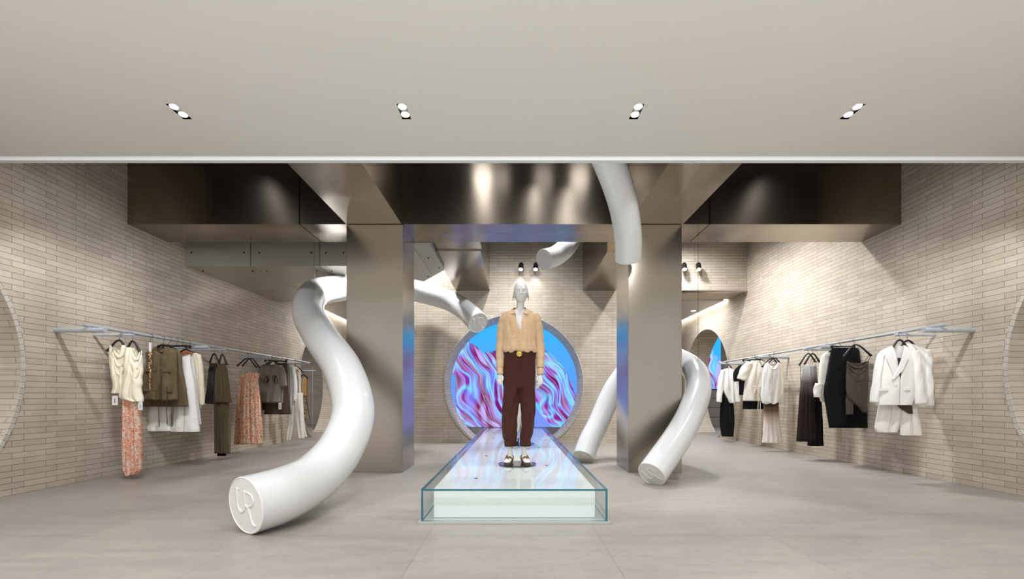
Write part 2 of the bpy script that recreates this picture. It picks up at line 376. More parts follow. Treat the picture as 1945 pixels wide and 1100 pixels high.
b = MB(); b.box((1.385, 7.2, zr), (2.05, D0, TOP)); b.box((1.50, De, zr + .03), (2.05, 7.19, TOP)); tag(struct('rear_beam', b, M['beamsteel']), 'steel beam running back to the brick wall behind the hanging tube', 'beam')
# sheet metal duct
t = thing('ventilation_duct', 'riveted sheet metal duct along the brick wall above the left clothes rail', 'duct', (-3, 8, 2.81))
poly = [(-WALL, 6.95), (-2.3, 6.95), (-2.62, 7.5), (-3.22, 9.56), (-WALL, 9.56)]
b = MB(); b.prism(poly, 2.81, 3.7); part('casing', b, M['duct'], t)
b = MB(); b.prism([(-2.0, 6.6), (-1.16, 6.6), (-1.16, 8.0), (-1.65, 8.8), (-1.82, 8.6), (-2.0, 7.9)], 3.03, 3.7); part('end_casing', b, M['duct'], t)
b = MB(); b.box((-1.42, 6.6, 3.026), (-1.412, 8.3, 3.031)); part('seam', b, M['steel'], t)
for xx in (-3.79, -2.80):
    b = MB(); b.box((xx - .004, 6.944, 2.812), (xx + .004, 6.951, 3.7)); part('seam', b, M['steel'], t)
    b = MB(); b.box((xx - .004, 6.944, 2.806), (xx + .004, 7.5 if xx > -3 else 9.5, 2.812)); part('seam', b, M['steel'], t)
for (xx, yy, zz) in [(X(x, 6.94), 6.943, Z(480, 6.94)) for x in (363, 463, 492, 591, 619, 652)] + [(X(x, 7.2), 7.2, 2.806) for x in (385, 480, 507, 602, 630)] + [(-1.30, 7.3, 3.026), (-1.22, 7.85, 3.026), (-1.5, 8.4, 3.026)]:
    b = MB(); b.ball((xx, yy, zz), .012, 8, 6); part('rivet', b, M['black'], t, smooth=True)

# ------------------------------------------------------------------ screens
b = MB(); b.box((-1.5, 10.84, .255), (1.5, 10.90, 2.75))
t = thing('led_screen', 'large LED screen with blue and purple liquid glass picture behind round opening', 'screen', (0, 10.87, 1.3))
part('panel', b, M['screen'], t)
b = MB(); b.box((-1.5, 10.86, .0), (1.5, 11.0, .25)); part('base', b, M['stone'], t)
b = MB(); b.box((-1.52, 10.905, .2), (1.52, 11.0, 2.78)); part('housing', b, M['black'], t)
t = thing('led_screen', 'tall LED screen of lilac and blue swirls seen through the far right round opening', 'screen', (6.3, 16.0, 1.2))
b = MB(); b.box((4.9 + .5, 15.95, 1.2), (X(1368, 16), 16.05, 3.02)); part('panel', b, M['screen2'], t)
b = MB(); b.box((5.35, 16.06, 1.1), (6.84, 16.15, 3.05)); part('housing', b, M['black'], t)
t = thing('display_plinth', 'stepped grey plinth under the lilac screen in the far right room', 'plinth', (6.6, 15.4, 0))
for k in range(4):
    b = MB(); b.box((5.6, 15.1 + .2*k, .29*k), (8.2, 15.9, .29*k + .285)); part('tier', b, M['stone'], t, bevel=.02)

# ------------------------------------------------------------------ lights in fixtures
def spot(loc, to, watt, size, blend=.5, rad=.04, col=(.98, .99, 1.02)):
    L = bpy.data.lights.new('spot_lamp', 'SPOT'); L.energy = watt; L.spot_size = math.radians(size); L.spot_blend = blend; L.shadow_soft_size = rad; L.color = col
    o = bpy.data.objects.new('spot_lamp', L); COL.objects.link(o); o.location = loc
    o.rotation_euler = (Vector(to) - Vector(loc)).to_track_quat('-Z', 'Y').to_euler(); return o
def area(loc, sx, sy, watt, to=None, col=(.98, .99, 1.02)):  # used only for unseen fill panels, added without fixtures
    L = bpy.data.lights.new('unseen_fill_light', 'AREA'); L.shape = 'RECTANGLE'; L.size = sx; L.size_y = sy; L.energy = watt; L.color = col
    o = bpy.data.objects.new('unseen_fill_light', L); COL.objects.link(o); o.location = loc
    if to: o.rotation_euler = (Vector(to) - Vector(loc)).to_track_quat('-Z', 'Y').to_euler()
    return o
for i, x in enumerate(DL):
    lab = ('leftmost twin downlight in the white ceiling', 'twin downlight in the white ceiling above the left column', 'twin downlight in the white ceiling above the hanging tube', 'rightmost twin downlight in the white ceiling')[i]
    t = thing('recessed_downlight', lab, 'downlight', (x, 3.575, H1), 'twin downlights in the ceiling')
    b = MB(); z1 = H1 + .05
    b.add([(x-hw, d0, H1+.001), (x+hw, d0, H1+.001), (x+hw, d1, H1+.001), (x-hw, d1, H1+.001), (x-hw, d0, z1), (x+hw, d0, z1), (x+hw, d1, z1), (x-hw, d1, z1)],
          [(0,1,5,4), (1,2,6,5), (2,3,7,6), (3,0,4,7), (4,5,6,7)])
    part('housing', b, M['cap'], t)
    for k, yy in enumerate((3.525, 3.622)):
        b = MB(); b.cyl((x, yy, H1 + .045), (x, yy - .004, H1 + .006), .0315, 24); r = part('lamp', b, M['cap'], t, auto=40)
        b = MB(); b.cyl((x, yy - .004, H1 + .0065), (x, yy - .0045, H1 + .0035), .0285, 24); part('lens', b, M['lamp'], t, parent=r)
    spot((x, 3.57, H1 - .01), (x*.8, 4.6, 0), 38 if abs(x) < 1.5 else 55, 95, .8, .05)
for i, (px, lab) in enumerate(((990, 'small black spotlight on the back wall straight above the mannequin head'), (1018, 'small black spotlight on the back wall beside the small hanging tube end'),
                               (1300, 'small black spotlight on the lintel half hidden by the right column'), (1327, 'small black spotlight on the lintel clear of the right column'))):
    x, z = X(px, 9.7), Z(508, 9.7)
    t = thing('wall_spotlight', lab, 'spotlight', (x, 9.82, z), 'black wall spotlights')
    b = MB(); b.cyl((x, 9.815, z + .06), (x, 9.72, z + .06), .018, 14); part('bracket', b, M['spotblack'], t, auto=40)
    b = MB(); b.tube([(x, 9.73, z + .085), (x, 9.715, z + .06), (x - .01, 9.66, z - .05)], [.035, .052, .052], 24); hd = part('head', b, M['spotblack'], t, auto=40)
    b = MB(); b.cyl((x - .01, 9.6605, z - .047), (x - .0105, 9.657, z - .054), .04, 20); part('lens', b, M['lamp'], t, parent=hd)
    spot((x - .01, 9.68, z - .075), (x - .01, 9.80, z - .5), 7, 80, .7, .03)
x, z = X(1317, 11.9), 3.058
t = thing('recessed_downlight', 'single downlight in the grey rear ceiling right of the column', 'downlight', (x, 11.9, 3.06))
b = MB(); b.cyl((x, 11.9, 3.061), (x, 11.9, 3.05), .07, 24); part('ring', b, M['cap'], t)
b = MB(); b.cyl((x, 11.9, 3.0505), (x, 11.9, 3.046), .055, 24); part('lens', b, M['lamp'], t)

# ------------------------------------------------------------------ white tubes
LOGO = [[(-.62, .52), (-.42, .52)], [(-.5, .5), (-.5, .0), (-.44, -.2), (-.28, -.3), (-.12, -.22), (-.04, -.02), (-.04, .48)],
        [(-.14, .5), (.18, .5), (.38, .44), (.46, .26), (.38, .08), (.2, .0)], [(-.03, .0), (.1, -.02), (.2, -.14), (.3, -.42), (.42, -.6), (.58, -.64)]]
def white_tube(label, pts, r, base, caps=(), wires=()):
    t = thing('tube_sculpture', label, 'sculpture', base, 'white tube sculptures')
    w = [P(x, y, F/s) for x, y, s in pts]; c = [Vector(q) for q in crom(w, 14)]
    b = MB(); b.tube(c, r, 56, True); part('tube', b, M['white'], t, auto=50)
    for end, roll in caps:
        e, q = (c[0], c[1]) if end == 0 else (c[-1], c[-2]); nrm = (e - q).normalized()
        up = (Vector((0,0,1)) - nrm*nrm.z).normalized(); rt = up.cross(nrm); up2 = up*math.cos(roll) + rt*math.sin(roll); rt2 = rt*math.cos(roll) - up*math.sin(roll)
        ring = lambda rr, h: [e + nrm*h + rt2*(math.cos(a)*rr) + up2*(math.sin(a)*rr) for a in [2*PI*i/56 for i in range(56)]]
        b = MB(); b.rings([ring(r*.995, -.004), ring(r*.995, .006), ring(r*.965, .009), ring(r*.945, .004), ring(r*.3, .0035)], True, False, True); cap = part('end_cap', b, M['cap'], t, auto=35)
        b = MB()
        for st in LOGO:
            st = crom([(u*r*.95, v*r*.95) for u, v in st], 6) if len(st) > 2 else [(u*r*.95, v*r*.95) for u, v in st]
            b.tube([e + nrm*.004 + rt2*u + up2*v for u, v in st], r*.042, 8)
        part('logo', b, M['cap'], t, parent=cap, smooth=True)
    for (x, y, s, ztop) in wires:
        p = P(x, y, F/s); b = MB(); b.cyl(p, (p.x, p.y, ztop), .0025, 6); part('suspension_wire', b, M['wire'], t)
    return t
white_tube('tall glossy white S-shaped tube curling around behind the left steel column',
    [(468,960,284),(540,938,264),(600,905,234),(648,850,213),(671,778,199),(650,700,181),(609,640,162),(585,592,147),(598,558,134),(640,548,123),(692,543,112),(740,543,104.5),(787,553,98.5),(850,570,98.5),(884,590,101),(908,613,105)],
    .196, (-1.8, 3.3, 0), ((0, .12), (1, -.35)), ((597, 545, 134, TOP),))
white_tube('glossy white arched tube with both ends on the floor around the right column',
    [(1238,901,181),(1263,866,175),(1289,828,168.5),(1312,785,161),(1326,742,152),(1322,710,145),(1302,690,136),(1262,676,126),(1210,686,122),(1168,735,124),(1136,805,129),(1120,837,132),(1108.5,868,135)],
    .155, (1.5, 5.2, 0), ((0, -.5), (1, .5)), ((1326, 690, 145, Zb),))
white_tube('glossy white tube hanging down from the ceiling in front of the right column',
    [(1118,215,203),(1135,258,199),(1157,309,192),(1174,355,183),(1186,400,174),(1193,450,167),(1194,492,162.5)],
    .155, (1.33, 5.6, 2.5), ((1, 0),), ((1125, 230, 201, TOP),))
white_tube('short white tube end peeking out under the cross beam above the screen',
    [(1034,493,125),(1056,486,122),(1077,468,119),(1092,440,114),(1100,405,110),(1102,370,109)],
    .155, (.5, 7.4, 3.0), ((0, .2),), ((1085, 440, 114, TOP),))

# ------------------------------------------------------------------ glass platform
pf, pb, pt = 3.52, 10.70, .253
hwF = 354/2 * pf/F; pcx = X(977, pf)
t = thing('display_platform', 'long glass-sided white runway platform running back into the round opening', 'platform', (0, 3.6, 0))
b = MB(); b.box((-hwF - .02, pf - .02, 0), (hwF + .02, pb, .018)); part('base_plate', b, M['plate'], t, bevel=.002)
g = .0135
b = MB(); b.box((-hwF + .075, pf + .1, .019), (hwF - .075, pb - .1, pt - g - .003)); part('core', b, M['core'], t, bevel=.004)
def pane(a, c, edge_axis):
    b = MB(); b.box(a, c)
    nrm = [(2,-1),(2,1),(1,-1),(0,1),(1,1),(0,-1)]
    for i, (ax, s_) in enumerate(nrm): b.m[i] = 0 if ax == edge_axis else 1
    return b
part('glass_front', pane((-hwF + g, pf, .019), (hwF - g, pf + g, pt - g - .0005), 1), [M['glass'], M['teal']], t)
part('glass_side', pane((-hwF, pf, .019), (-hwF + g - .0005, pb, pt - g - .0005), 0), [M['glass'], M['teal']], t)
part('glass_side', pane((hwF - g + .0005, pf, .019), (hwF, pb, pt - g - .0005), 0), [M['glass'], M['teal']], t)
dj = EYE - pt; dj = F * dj / (842 - CY)
bp = pane((-hwF, pf, pt - g), (hwF, dj - .001, pt), 2); bp.m[4] = 0; part('glass_top', bp, [M['glass'], M['teal']], t)
bp = pane((-hwF, dj + .001, pt - g), (hwF, pb, pt), 2); bp.m[2] = 0; part('glass_top', bp, [M['glass'], M['teal']], t)
for px, py in ((904, 909), (924, 866), (937, 832), (1023, 851), (1038, 884)):
    d = F * (EYE - pt) / (py - CY); x = X(px, d); b = MB(); b.box((x - .014, d - .014, pt), (x + .014, d + .014, pt + .003)); part('floor_fixing', b, M['black'], t)

# ------------------------------------------------------------------ mannequins
def ering(cx, cy, z, rx, ry, n=40, p=1.0):
    return [Vector((cx + rx*math.copysign(abs(math.cos(a))**p, math.cos(a)), cy + ry*math.copysign(abs(math.sin(a))**p, math.sin(a)), z)) for a in [2*PI*i/n for i in range(n)]]
def eloft(b, rows, n=40, per=5, cap=True, mi=0):
    rows = crom(rows, per); b.rings([ering(cx, cy, z, rx, ry, n) for z, cx, cy, rx, ry in rows], True, cap, cap, mi)
def make_mannequin(label, X0, D, blouse_m, trouser_m, belt, sandal_m, dz=0):
    s = F / 4.90
    def q(x, y, dd=0): return Vector((X0 + (x - 987)/s, D + dd, EYE + (CY - y)/s))
    zb = pt + .003
    t = thing('mannequin', label, 'mannequin', (X0, D, zb), 'white mannequins on the platform')
    b = MB()
    # head with face, displaced from a dense loft
    hx = X0 + .012; rows = [(2.092,.012,.012,.01),(2.085,.036,.046,.006),(2.062,.058,.074,.004),(2.03,.069,.090,0),(1.99,.0725,.096,0),(1.96,.070,.093,-.002),(1.932,.063,.086,-.006),(1.908,.052,.074,-.012),(1.89,.040,.058,-.02),(1.880,.022,.036,-.03)]
    hb = MB(); rr = crom([(z, hx, D + cy, rx, ry) for z, rx, ry, cy in rows], 8)
    hb.rings([ering(cx, cy, z, rx, ry, 64) for z, cx, cy, rx, ry in rr])
    def bump(v, x, z, sx, sz, a):
        if v.y > D: return 0
        return a * math.exp(-((v.x - hx - x)/sx)**2 - ((v.z - z)/sz)**2)
    for v in hb.v:
        dy = 0
        for sx in (-1, 1):
            dy += bump(v, sx*.029, 1.986, .015, .010, .011) - bump(v, sx*.029, 1.984, .011, .0055, .006) - bump(v, sx*.03, 2.003, .02, .006, .005) - bump(v, sx*.042, 1.955, .018, .018, .004) - bump(v, sx*.009, 1.9455, .006, .005, .006)
        dy += -bump(v, 0, 1.968, .007, .02, .011) - bump(v, 0, 1.950, .009, .008, .016) - bump(v, 0, 1.925, .018, .0045, .008) + bump(v, 0, 1.919, .017, .0022, .006) - bump(v, 0, 1.913, .015, .0045, .009) - bump(v, 0, 1.892, .016, .008, .006)
        v.y += dy*1.55
    b.add(hb.v, hb.f)
    for sx in (-1, 1): b.ball((hx + sx*.074, D + .012, 1.962), (.008, .018, .028), 12, 8)
    eloft(b, [(1.91, hx - .002, D + .014, .040, .046), (1.87, hx - .004, D + .018, .039, .043), (1.82, hx - .008, D + .02, .044, .046), (1.79, X0 - .002, D + .02, .07, .055)], 32)
    eloft(b, [(1.815, X0, D + .02, .05, .045), (1.79, X0, D + .018, .10, .055), (1.765, X0, D + .014, .15, .066), (1.72, X0, D + .005, .165, .082), (1.64, X0, D - .004, .15, .098), (1.52, X0, D, .128, .085), (1.42, X0, D + .002, .122, .08), (1.32, X0, D + .006, .145, .09), (1.2, X0, D + .01, .16, .1), (1.08, X0, D + .01, .15, .1), (1.02, X0, D + .01, .09, .07)], 40)
    arms = {}
    for sd, pts in ((-1, [(961,600,.0,.044),(954,622,.015,.040),(951,655,.03,.034),(950,682,.01,.029),(949.5,703,-.015,.021),(950,710,-.022,.021)]), (1, [(1015,600,0,.044),(1022,622,.015,.040),(1026,655,.03,.034),(1026.5,682,.01,.029),(1026,703,-.015,.021),(1026,711,-.022,.021)])):
        cc = crom([tuple(q(x, y, dd)) + (r,) for x, y, dd, r in pts], 5); b.tube([c[:3] for c in cc], [c[3] for c in cc], 20)
        w = q(pts[-1][0], pts[-1][1], -.022); arms[sd] = w
        # palm, four bent fingers of their own lengths and a thumb from the palm's side
        pal = [w + Vector((0, 0, .006)), w + Vector((0, -.008, -.025)), w + Vector((0, -.014, -.055))]
        b.tube(pal, [.019, .026, .025], 18, flat=(.95, .62))
        L = (.050, .058, .054, .042)
        for k in range(4):
            off = (k - 1.5) * .0125 * sd
            r0 = w + Vector((off*.95, -.014, -.050)); n1 = r0 + Vector((off*.15, -.006, -L[k]*.5)); n2 = n1 + Vector((off*.05, .002 + .002*k, -L[k]*.38)); n3 = n2 + Vector((0, .008 + .002*k, -L[k]*.28))
            b.tube([r0, n1, n2, n3], [.0082, .0078, .0070, .0052], 10)
        th = w + Vector((-sd*.018, -.016, -.018)); b.tube([th, th + Vector((-sd*.012, -.012, -.022)), th + Vector((-sd*.010, -.018, -.045)), th + Vector((-sd*.006, -.018, -.058))], [.0105, .0095, .0085, .006], 10)
    feet = {}
    for sd, pts in ((-1, [(976,700,.01,.082),(972,740,.005,.070),(970,780,-.005,.050),(968.5,815,.01,.048),(968.5,848,.02,.030),(969,864,.025,.027),(969,870,.025,.028)]), (1, [(998,700,.01,.082),(1001,740,.005,.070),(1001,780,-.005,.050),(998,815,.01,.048),(996,848,.02,.030),(995.5,864,.025,.027),(995.5,870,.025,.028)])):
        cc = crom([tuple(q(x, y, dd)) + (r,) for x, y, dd, r in pts], 5); b.tube([c[:3] for c in cc], [c[3] for c in cc], 22)
        a = q(pts[-1][0], 0); ax = a.x; out = sd * .02
        b.tube([(ax - out*.4, D + .062, zb + .05), (ax, D + .03, zb + .055), (ax + out*.5, D - .03, zb + .047), (ax + out, D - .09, zb + .036), (ax + out*1.3, D - .135, zb + .030), (ax + out*1.4, D - .155, zb + .028)], [.020, .028, .031, .034, .030, .014], 18, flat=(1.05, .72))
        for k in range(5):
            o = (k - 2) * .0125; b.ball((ax + out*1.4 + o, D - .150 + abs(o)*.5 + (.006 if k*sd < 0 else 0), zb + .026), (.0075, .016, .0085), 10, 6)
        feet[sd] = (ax, out)
    o = part('body', b, M['mann'], t, smooth=True); union(o, .0042, 2)
    # earrings
    for sx in (-1, 1):
        b = MB(); c = Vector((hx + sx*.078, D - .004, 1.925)); b.tube([c + Vector((0, .014*math.cos(a), .02*math.sin(a))) for a in [2*PI*i/16 for i in range(17)]], .0032, 8); part('earring', b, M['black'], t, smooth=True)
    # blouse: open front V, ring start and end follow the neckline
    b = MB(); rows = crom([(1.375, .172, .112), (1.40, .180, .124), (1.45, .172, .122), (1.52, .170, .117), (1.60, .175, .115), (1.68, .182, .106), (1.735, .186, .092), (1.765, .172, .082), (1.79, .128, .072), (1.806, .085, .064), (1.815, .064, .060)], 6)
    vb = EYE + (CY - 629)/s; rs = []; N = 90
    for z, rx, ry in rows:
        h = max(0, (z - vb) * .27); vx = -.004; cy = D + .012
        a = math.acos(max(-1, min(1, (vx + h)/rx))); e = math.acos(max(-1, min(1, (vx - h)/rx))); ring = []
        for i in range(N + 1):
            th = -a + (2*PI - e + a) * i / N
            x_ = rx*math.cos(th); y_ = ry*math.copysign(abs(math.sin(th))**.85, math.sin(th))
            f = math.exp(-max(0, z - 1.42)*5); fd = .006*math.sin(th*17 + z*9) * f + .004*math.sin(x_*60 + z*24) + .003*math.sin(x_*130 + 2*math.sin(z*16))
            y_ += fd * abs(math.sin(th)); x_ += .004*math.sin(z*38 + th*2)*abs(math.cos(th))
            zz = z + (.006*math.sin(th*13) + .004*math.sin(th*7 + 1))*(1 if z < 1.39 else 0)
            ring.append((X0 + x_, cy + y_, zz))
        rs.append(ring)
    b.rings(rs, False, False, False); bl = part('blouse', b, blouse_m, t, smooth=True, solid=.004)
    for sd, pts in ((-1, [(964,598,.01,.052),(956.5,612,.012,.055),(953,640,.025,.053),(951,672,.02,.049),(950,695,-.008,.038),(950,700,-.016,.033)]), (1, [(1013,598,.01,.052),(1019.5,612,.012,.055),(1023,640,.025,.053),(1026,672,.02,.049),(1026,695,-.008,.038),(1026,700,-.016,.033)])):
        cc = crom([tuple(q(x, y, dd)) + (r,) for x, y, dd, r in pts], 8); b = MB()
        b.tube([c[:3] for c in cc], [c[3]*(1 + .05*math.sin(i*1.3) + .03*math.sin(i*.6)) for i, c in enumerate(cc)], 24, False); sl = part('sleeve', b, blouse_m, t, parent=bl, smooth=True)
        b = MB(); w = arms[sd]; b.tube([w + Vector((0, .006, .058)), w + Vector((0, .003, .035)), w + Vector((0, -.002, .004)), w + Vector((0, -.004, -.006))], [.033, .031, .032, .033], 22, False); part('cuff', b, blouse_m, t, parent=bl, smooth=True, solid=.003)
    for sd in (-1, 1):                                 # collar leaves
        u = lambda x, y, dd: Vector((X0 + sd*x, D + dd, EYE + (CY - y)/s))
        v = [u(.03, 595, -.066), u(.062, 586, -.03), u(.064, 583, .02), u(.05, 582, .07), u(.012, 582, .085),
             u(.098, 600, -.078), u(.112, 593, -.03), u(.100, 591, .03), u(.075, 590, .085), u(.012, 591, .102), u(.052, 598.5, -.085)]
        b = MB(); b.add(v, [(0,1,6,5), (1,2,7,6), (2,3,8,7), (3,4,9,8), (0,5,10)]); c = part('collar', b, blouse_m, t, parent=bl, smooth=True, solid=.004)
        m = c.modifiers.new('s', 'SUBSURF'); m.levels = m.render_levels = 2
    if belt:
        b = MB(); rnd = random.Random(3)                # raised floral embroidery on one side of the blouse
        sf = lambda x, y: Vector((X0 + (x - 987)/s, D + .008 - .117*max(.0, 1 - ((x - 987)/s/.178)**2)**.43 - .006, EYE + (CY - y)/s))
        stem = crom([(965.5,620),(965,630),(966.5,640),(970,648),(975,655),(980,661)], 6)
        b.tube([sf(*p) for p in stem], .0013, 6)
        leaves = [(966,626,4.5,.5),(964.5,633,4,2.6),(968,640,6,.1),(973,643,6,-.5),(977,640,6,-.9),(980,646,5.5,.3),(966,648,4,2.4),(972,653,6,.9),(984,655,5,-.2),(968,660,6,2.2),(974,663,6.5,.5),(981,664,6,-.3),(964,664,5,1.6),(977,658,5,-1.0)]
        for x0, y0, L_, an in leaves:
            pts = []
            for j in range(13):
                a_ = 2*PI*j/12; u_, v_ = L_*(.5 - .5*math.cos(a_)), L_*.24*math.sin(a_)
                pts.append(sf(x0 + u_*math.cos(an) - v_*math.sin(an), min(667, y0 + u_*math.sin(an) + v_*math.cos(an))))
            b.tube(pts, .0012, 5)
        part('embroidery', b, M['embroidery'], t, parent=bl, smooth=True)
    # trousers
    b = MB()
    eloft(b, [(1.395, X0, D + .012, .158, .095), (1.36, X0, D + .012, .162, .1), (1.25, X0 - .002, D + .012, .166, .112), (1.1, X0 - .004, D + .01, .166, .112), (1.05, X0 - .004, D + .01, .166, .106), (1.02, X0 - .004, D + .01, .150, .092), (1.0, X0 - .004, D + .01, .06, .05)], 48)
    for sd, pts in ((-1, [(975,722,.083,.095),(972,740,.086,.098),(969.5,780,.079,.088),(968,815,.075,.080),(968,832,.070,.074),(969,836,.062,.066),(969,841,.064,.068),(968.5,848,.060,.064)]), (1, [(998,722,.083,.095),(1001,740,.083,.098),(1003,780,.071,.088),(1001,815,.065,.080),(999,832,.059,.072),(998.5,836,.054,.066),(998.5,841,.056,.068),(998.5,848,.053,.064)])):
        cc = crom([(EYE + (CY - y)/s, X0 + (x - 987)/s, D + .012, rx, ry) for x, y, rx, ry in pts], 9); rs = []
        for i, (z, cx, cy, rx, ry) in enumerate(cc):
            ring = ering(cx, cy, z, rx, ry, 56)
            for k, v in enumerate(ring):
                th = 2*PI*k/56; f = .0045*math.sin(5*th + z*11*sd) + .002*math.sin(z*60 + 3*th)*(1 if z < .75 else .3) + .003*math.sin(9*th - z*20)
                v.x += math.cos(th)*f; v.y += math.sin(th)*f
            rs.append(ring)
        b.rings(rs)
    tr = part('trousers', b, trouser_m, t, smooth=True); union(tr, .006, 8)
    b = MB(); b.rings([ering(X0, D + .012, z, r, r*.62, 48) for z, r in ((1.355, .164), (1.358, .168), (1.385, .166), (1.388, .162))], True, False, False); be = part('belt', b, M['beltm'] if belt else trouser_m, t, smooth=True)
    if belt:
        c = q(986, 674, -.108); b = MB(); b.ball(c, (.031, .012, .031), 24, 10); bu = part('buckle', b, M['gold'], t, parent=be, smooth=True)
        b = MB(); b.tube([c + Vector((.024*math.cos(a), -.009, .024*math.sin(a))) for a in [2*PI*i/24 for i in range(25)]], .003, 8); part('buckle_ring', b, M['gold'], t, parent=bu.parent, smooth=True)
        b = MB(); zf = EYE + (CY - 706)/s
        b.tube([q(991, 676, -.103), q(991, 695, -.107), q(990.5, 703, -.106), q(988, 706, -.105)], .0022, 6); part('fly_seam', b, trouser_m, t, parent=tr, smooth=True)
    for sd in (-1, 1):                                 # sandals
        ax, out = feet[sd]; so = MB()
        outl = [(-.026, .075), (.026, .075), (.032, .03), (.033, -.04), (.042, -.10), (.040, -.15), (.022, -.176), (-.012, -.178), (-.036, -.155), (-.042, -.10), (-.032, -.04), (-.030, .03)]
        so.prism([(ax + x + out*(.5 - y*6)*.9, D + y) for x, y in outl][::-1], zb, zb + .014); sa = part('sandal', so, sandal_m, t, bevel=.003)
        P3 = lambda x, y, z: (ax + out*(.5 - y*6)*.9 + x, D + y, zb + z)
        b = MB(); b.tube(crom([P3(-.034, -.05, .012), P3(-.030, -.065, .05), P3(-.008, -.09, .074), P3(.004, -.115, .062), P3(.0, -.145, .02)], 5), .0055, 8, flat=(1.5, .7)); part('strap', b, M['goldstrap'] if belt else M['black'], t, parent=sa, smooth=True)
        b = MB(); b.tube(crom([P3(.034, -.05, .012), P3(.030, -.065, .05), P3(.010, -.09, .074), P3(.002, -.112, .064)], 5), .0055, 8, flat=(1.5, .7)); part('strap', b, M['goldstrap'] if belt else M['black'], t, parent=sa, smooth=True)
        b = MB(); b.tube(crom([P3(-.028, .03, .012), P3(-.034, .05, .06), P3(0, .088, .085), P3(.034, .05, .06), P3(.028, .03, .012)], 6), .005, 8, flat=(1.5, .7)); part('strap', b, M['goldstrap'] if belt else M['black'], t, parent=sa, smooth=True)
    b = MB(); b.cyl((X0 - .025, D - .03, pt), (X0 - .025, D - .03, zb), .192, 64); part('base_plate', b, M['baseplate'], t, auto=40)
    return t
M['blouse'] = cloth('tan_satin', (214,182,144), .55, .07, .15); M['trouser'] = cloth('brown_corduroy', (70,34,24), .85, .1, .08)
M['embroidery'] = plain('cream_thread', (240,222,192), .7); M['beltm'] = plain('dark_belt', (48,26,22), .5); M['gold'] = plain('gold', (214,186,90), .2, 1)
M['goldstrap'] = plain('gold_brown_strap', (128,92,46), .35, .5); M['sandal'] = plain('brown_sole', (74,54,36), .6); M['baseplate'] = plain('polished_plate', (120,116,112), .12, 1)
M['whitecloth'] = cloth('white_cotton', (232,229,222), .85, .05, .2)
make_mannequin('white mannequin in a tan embroidered blouse and brown trousers with gold buckle', .053, 4.90, M['blouse'], M['trouser'], True, M['sandal'])
make_mannequin('mannequin in white clothes standing hidden behind the brown trousers mannequin', .128, 7.04, M['whitecloth'], M['whitecloth'], False, M['black'])

# ------------------------------------------------------------------ clothes rails
RX, RZ = 4.38, 1.66
for sg, lab in ((-1, 'pale metal clothes rail on the left brick wall, carrying floral, olive and grey garments'), (1, 'pale metal clothes rail on the right brick wall, carrying white and black garments')):
    t = thing('clothes_rail', lab, 'clothes rail', (sg*WALL, 7.5, 1.6), 'wall-mounted clothes rails')
    b = MB(); b.cyl((sg*RX, 4.89, RZ), (sg*RX, 10.35, RZ), .015, 16); part('rail', b, M['rail'], t, auto=40)
    for dd, r, tip in ((4.98, .026, 4.215), (6.66, .026, 4.215), (8.34, .026, 4.215), (10.02, .02, 4.26), (5.43, .0165, 4.275), (7.11, .0165, 4.25), (8.79, .0165, 4.26)):
        zz = RZ - .015 - r - .006; b = MB(); b.cyl((sg*WALL, dd, zz), (sg*tip, dd, zz), r, 20); a = part('bracket_arm', b, M['rail'], t, auto=40)
        b = MB(); b.cyl((sg*RX, dd, zz), (sg*RX, dd, RZ), .009, 10); part('stub', b, M['rail'], t, parent=a)
# freestanding far rail seen through the left round opening
t = thing('garment_rack', 'slim metal garment rack seen through the far left round opening', 'clothes rack', (-6.1, 14.3, 0))
b = MB(); x0, x1 = X(566, 14.3), X(598, 14.3); zr_ = Z(704, 14.3); b.cyl((x0, 14.3, zr_), (x1 + .03, 14.3, zr_), .016, 12); part('rail', b, M['rail'], t)
for x in (x0 + .05, x1 - .06):
    b = MB(); b.cyl((x, 14.3, .0), (x, 14.3, zr_ + .1), .016, 12); part('post', b, M['rail'], t)
b = MB(); b.box((x0, 14.1, 0), (x1, 14.5, .02)); part('base', b, M['plate'], t)

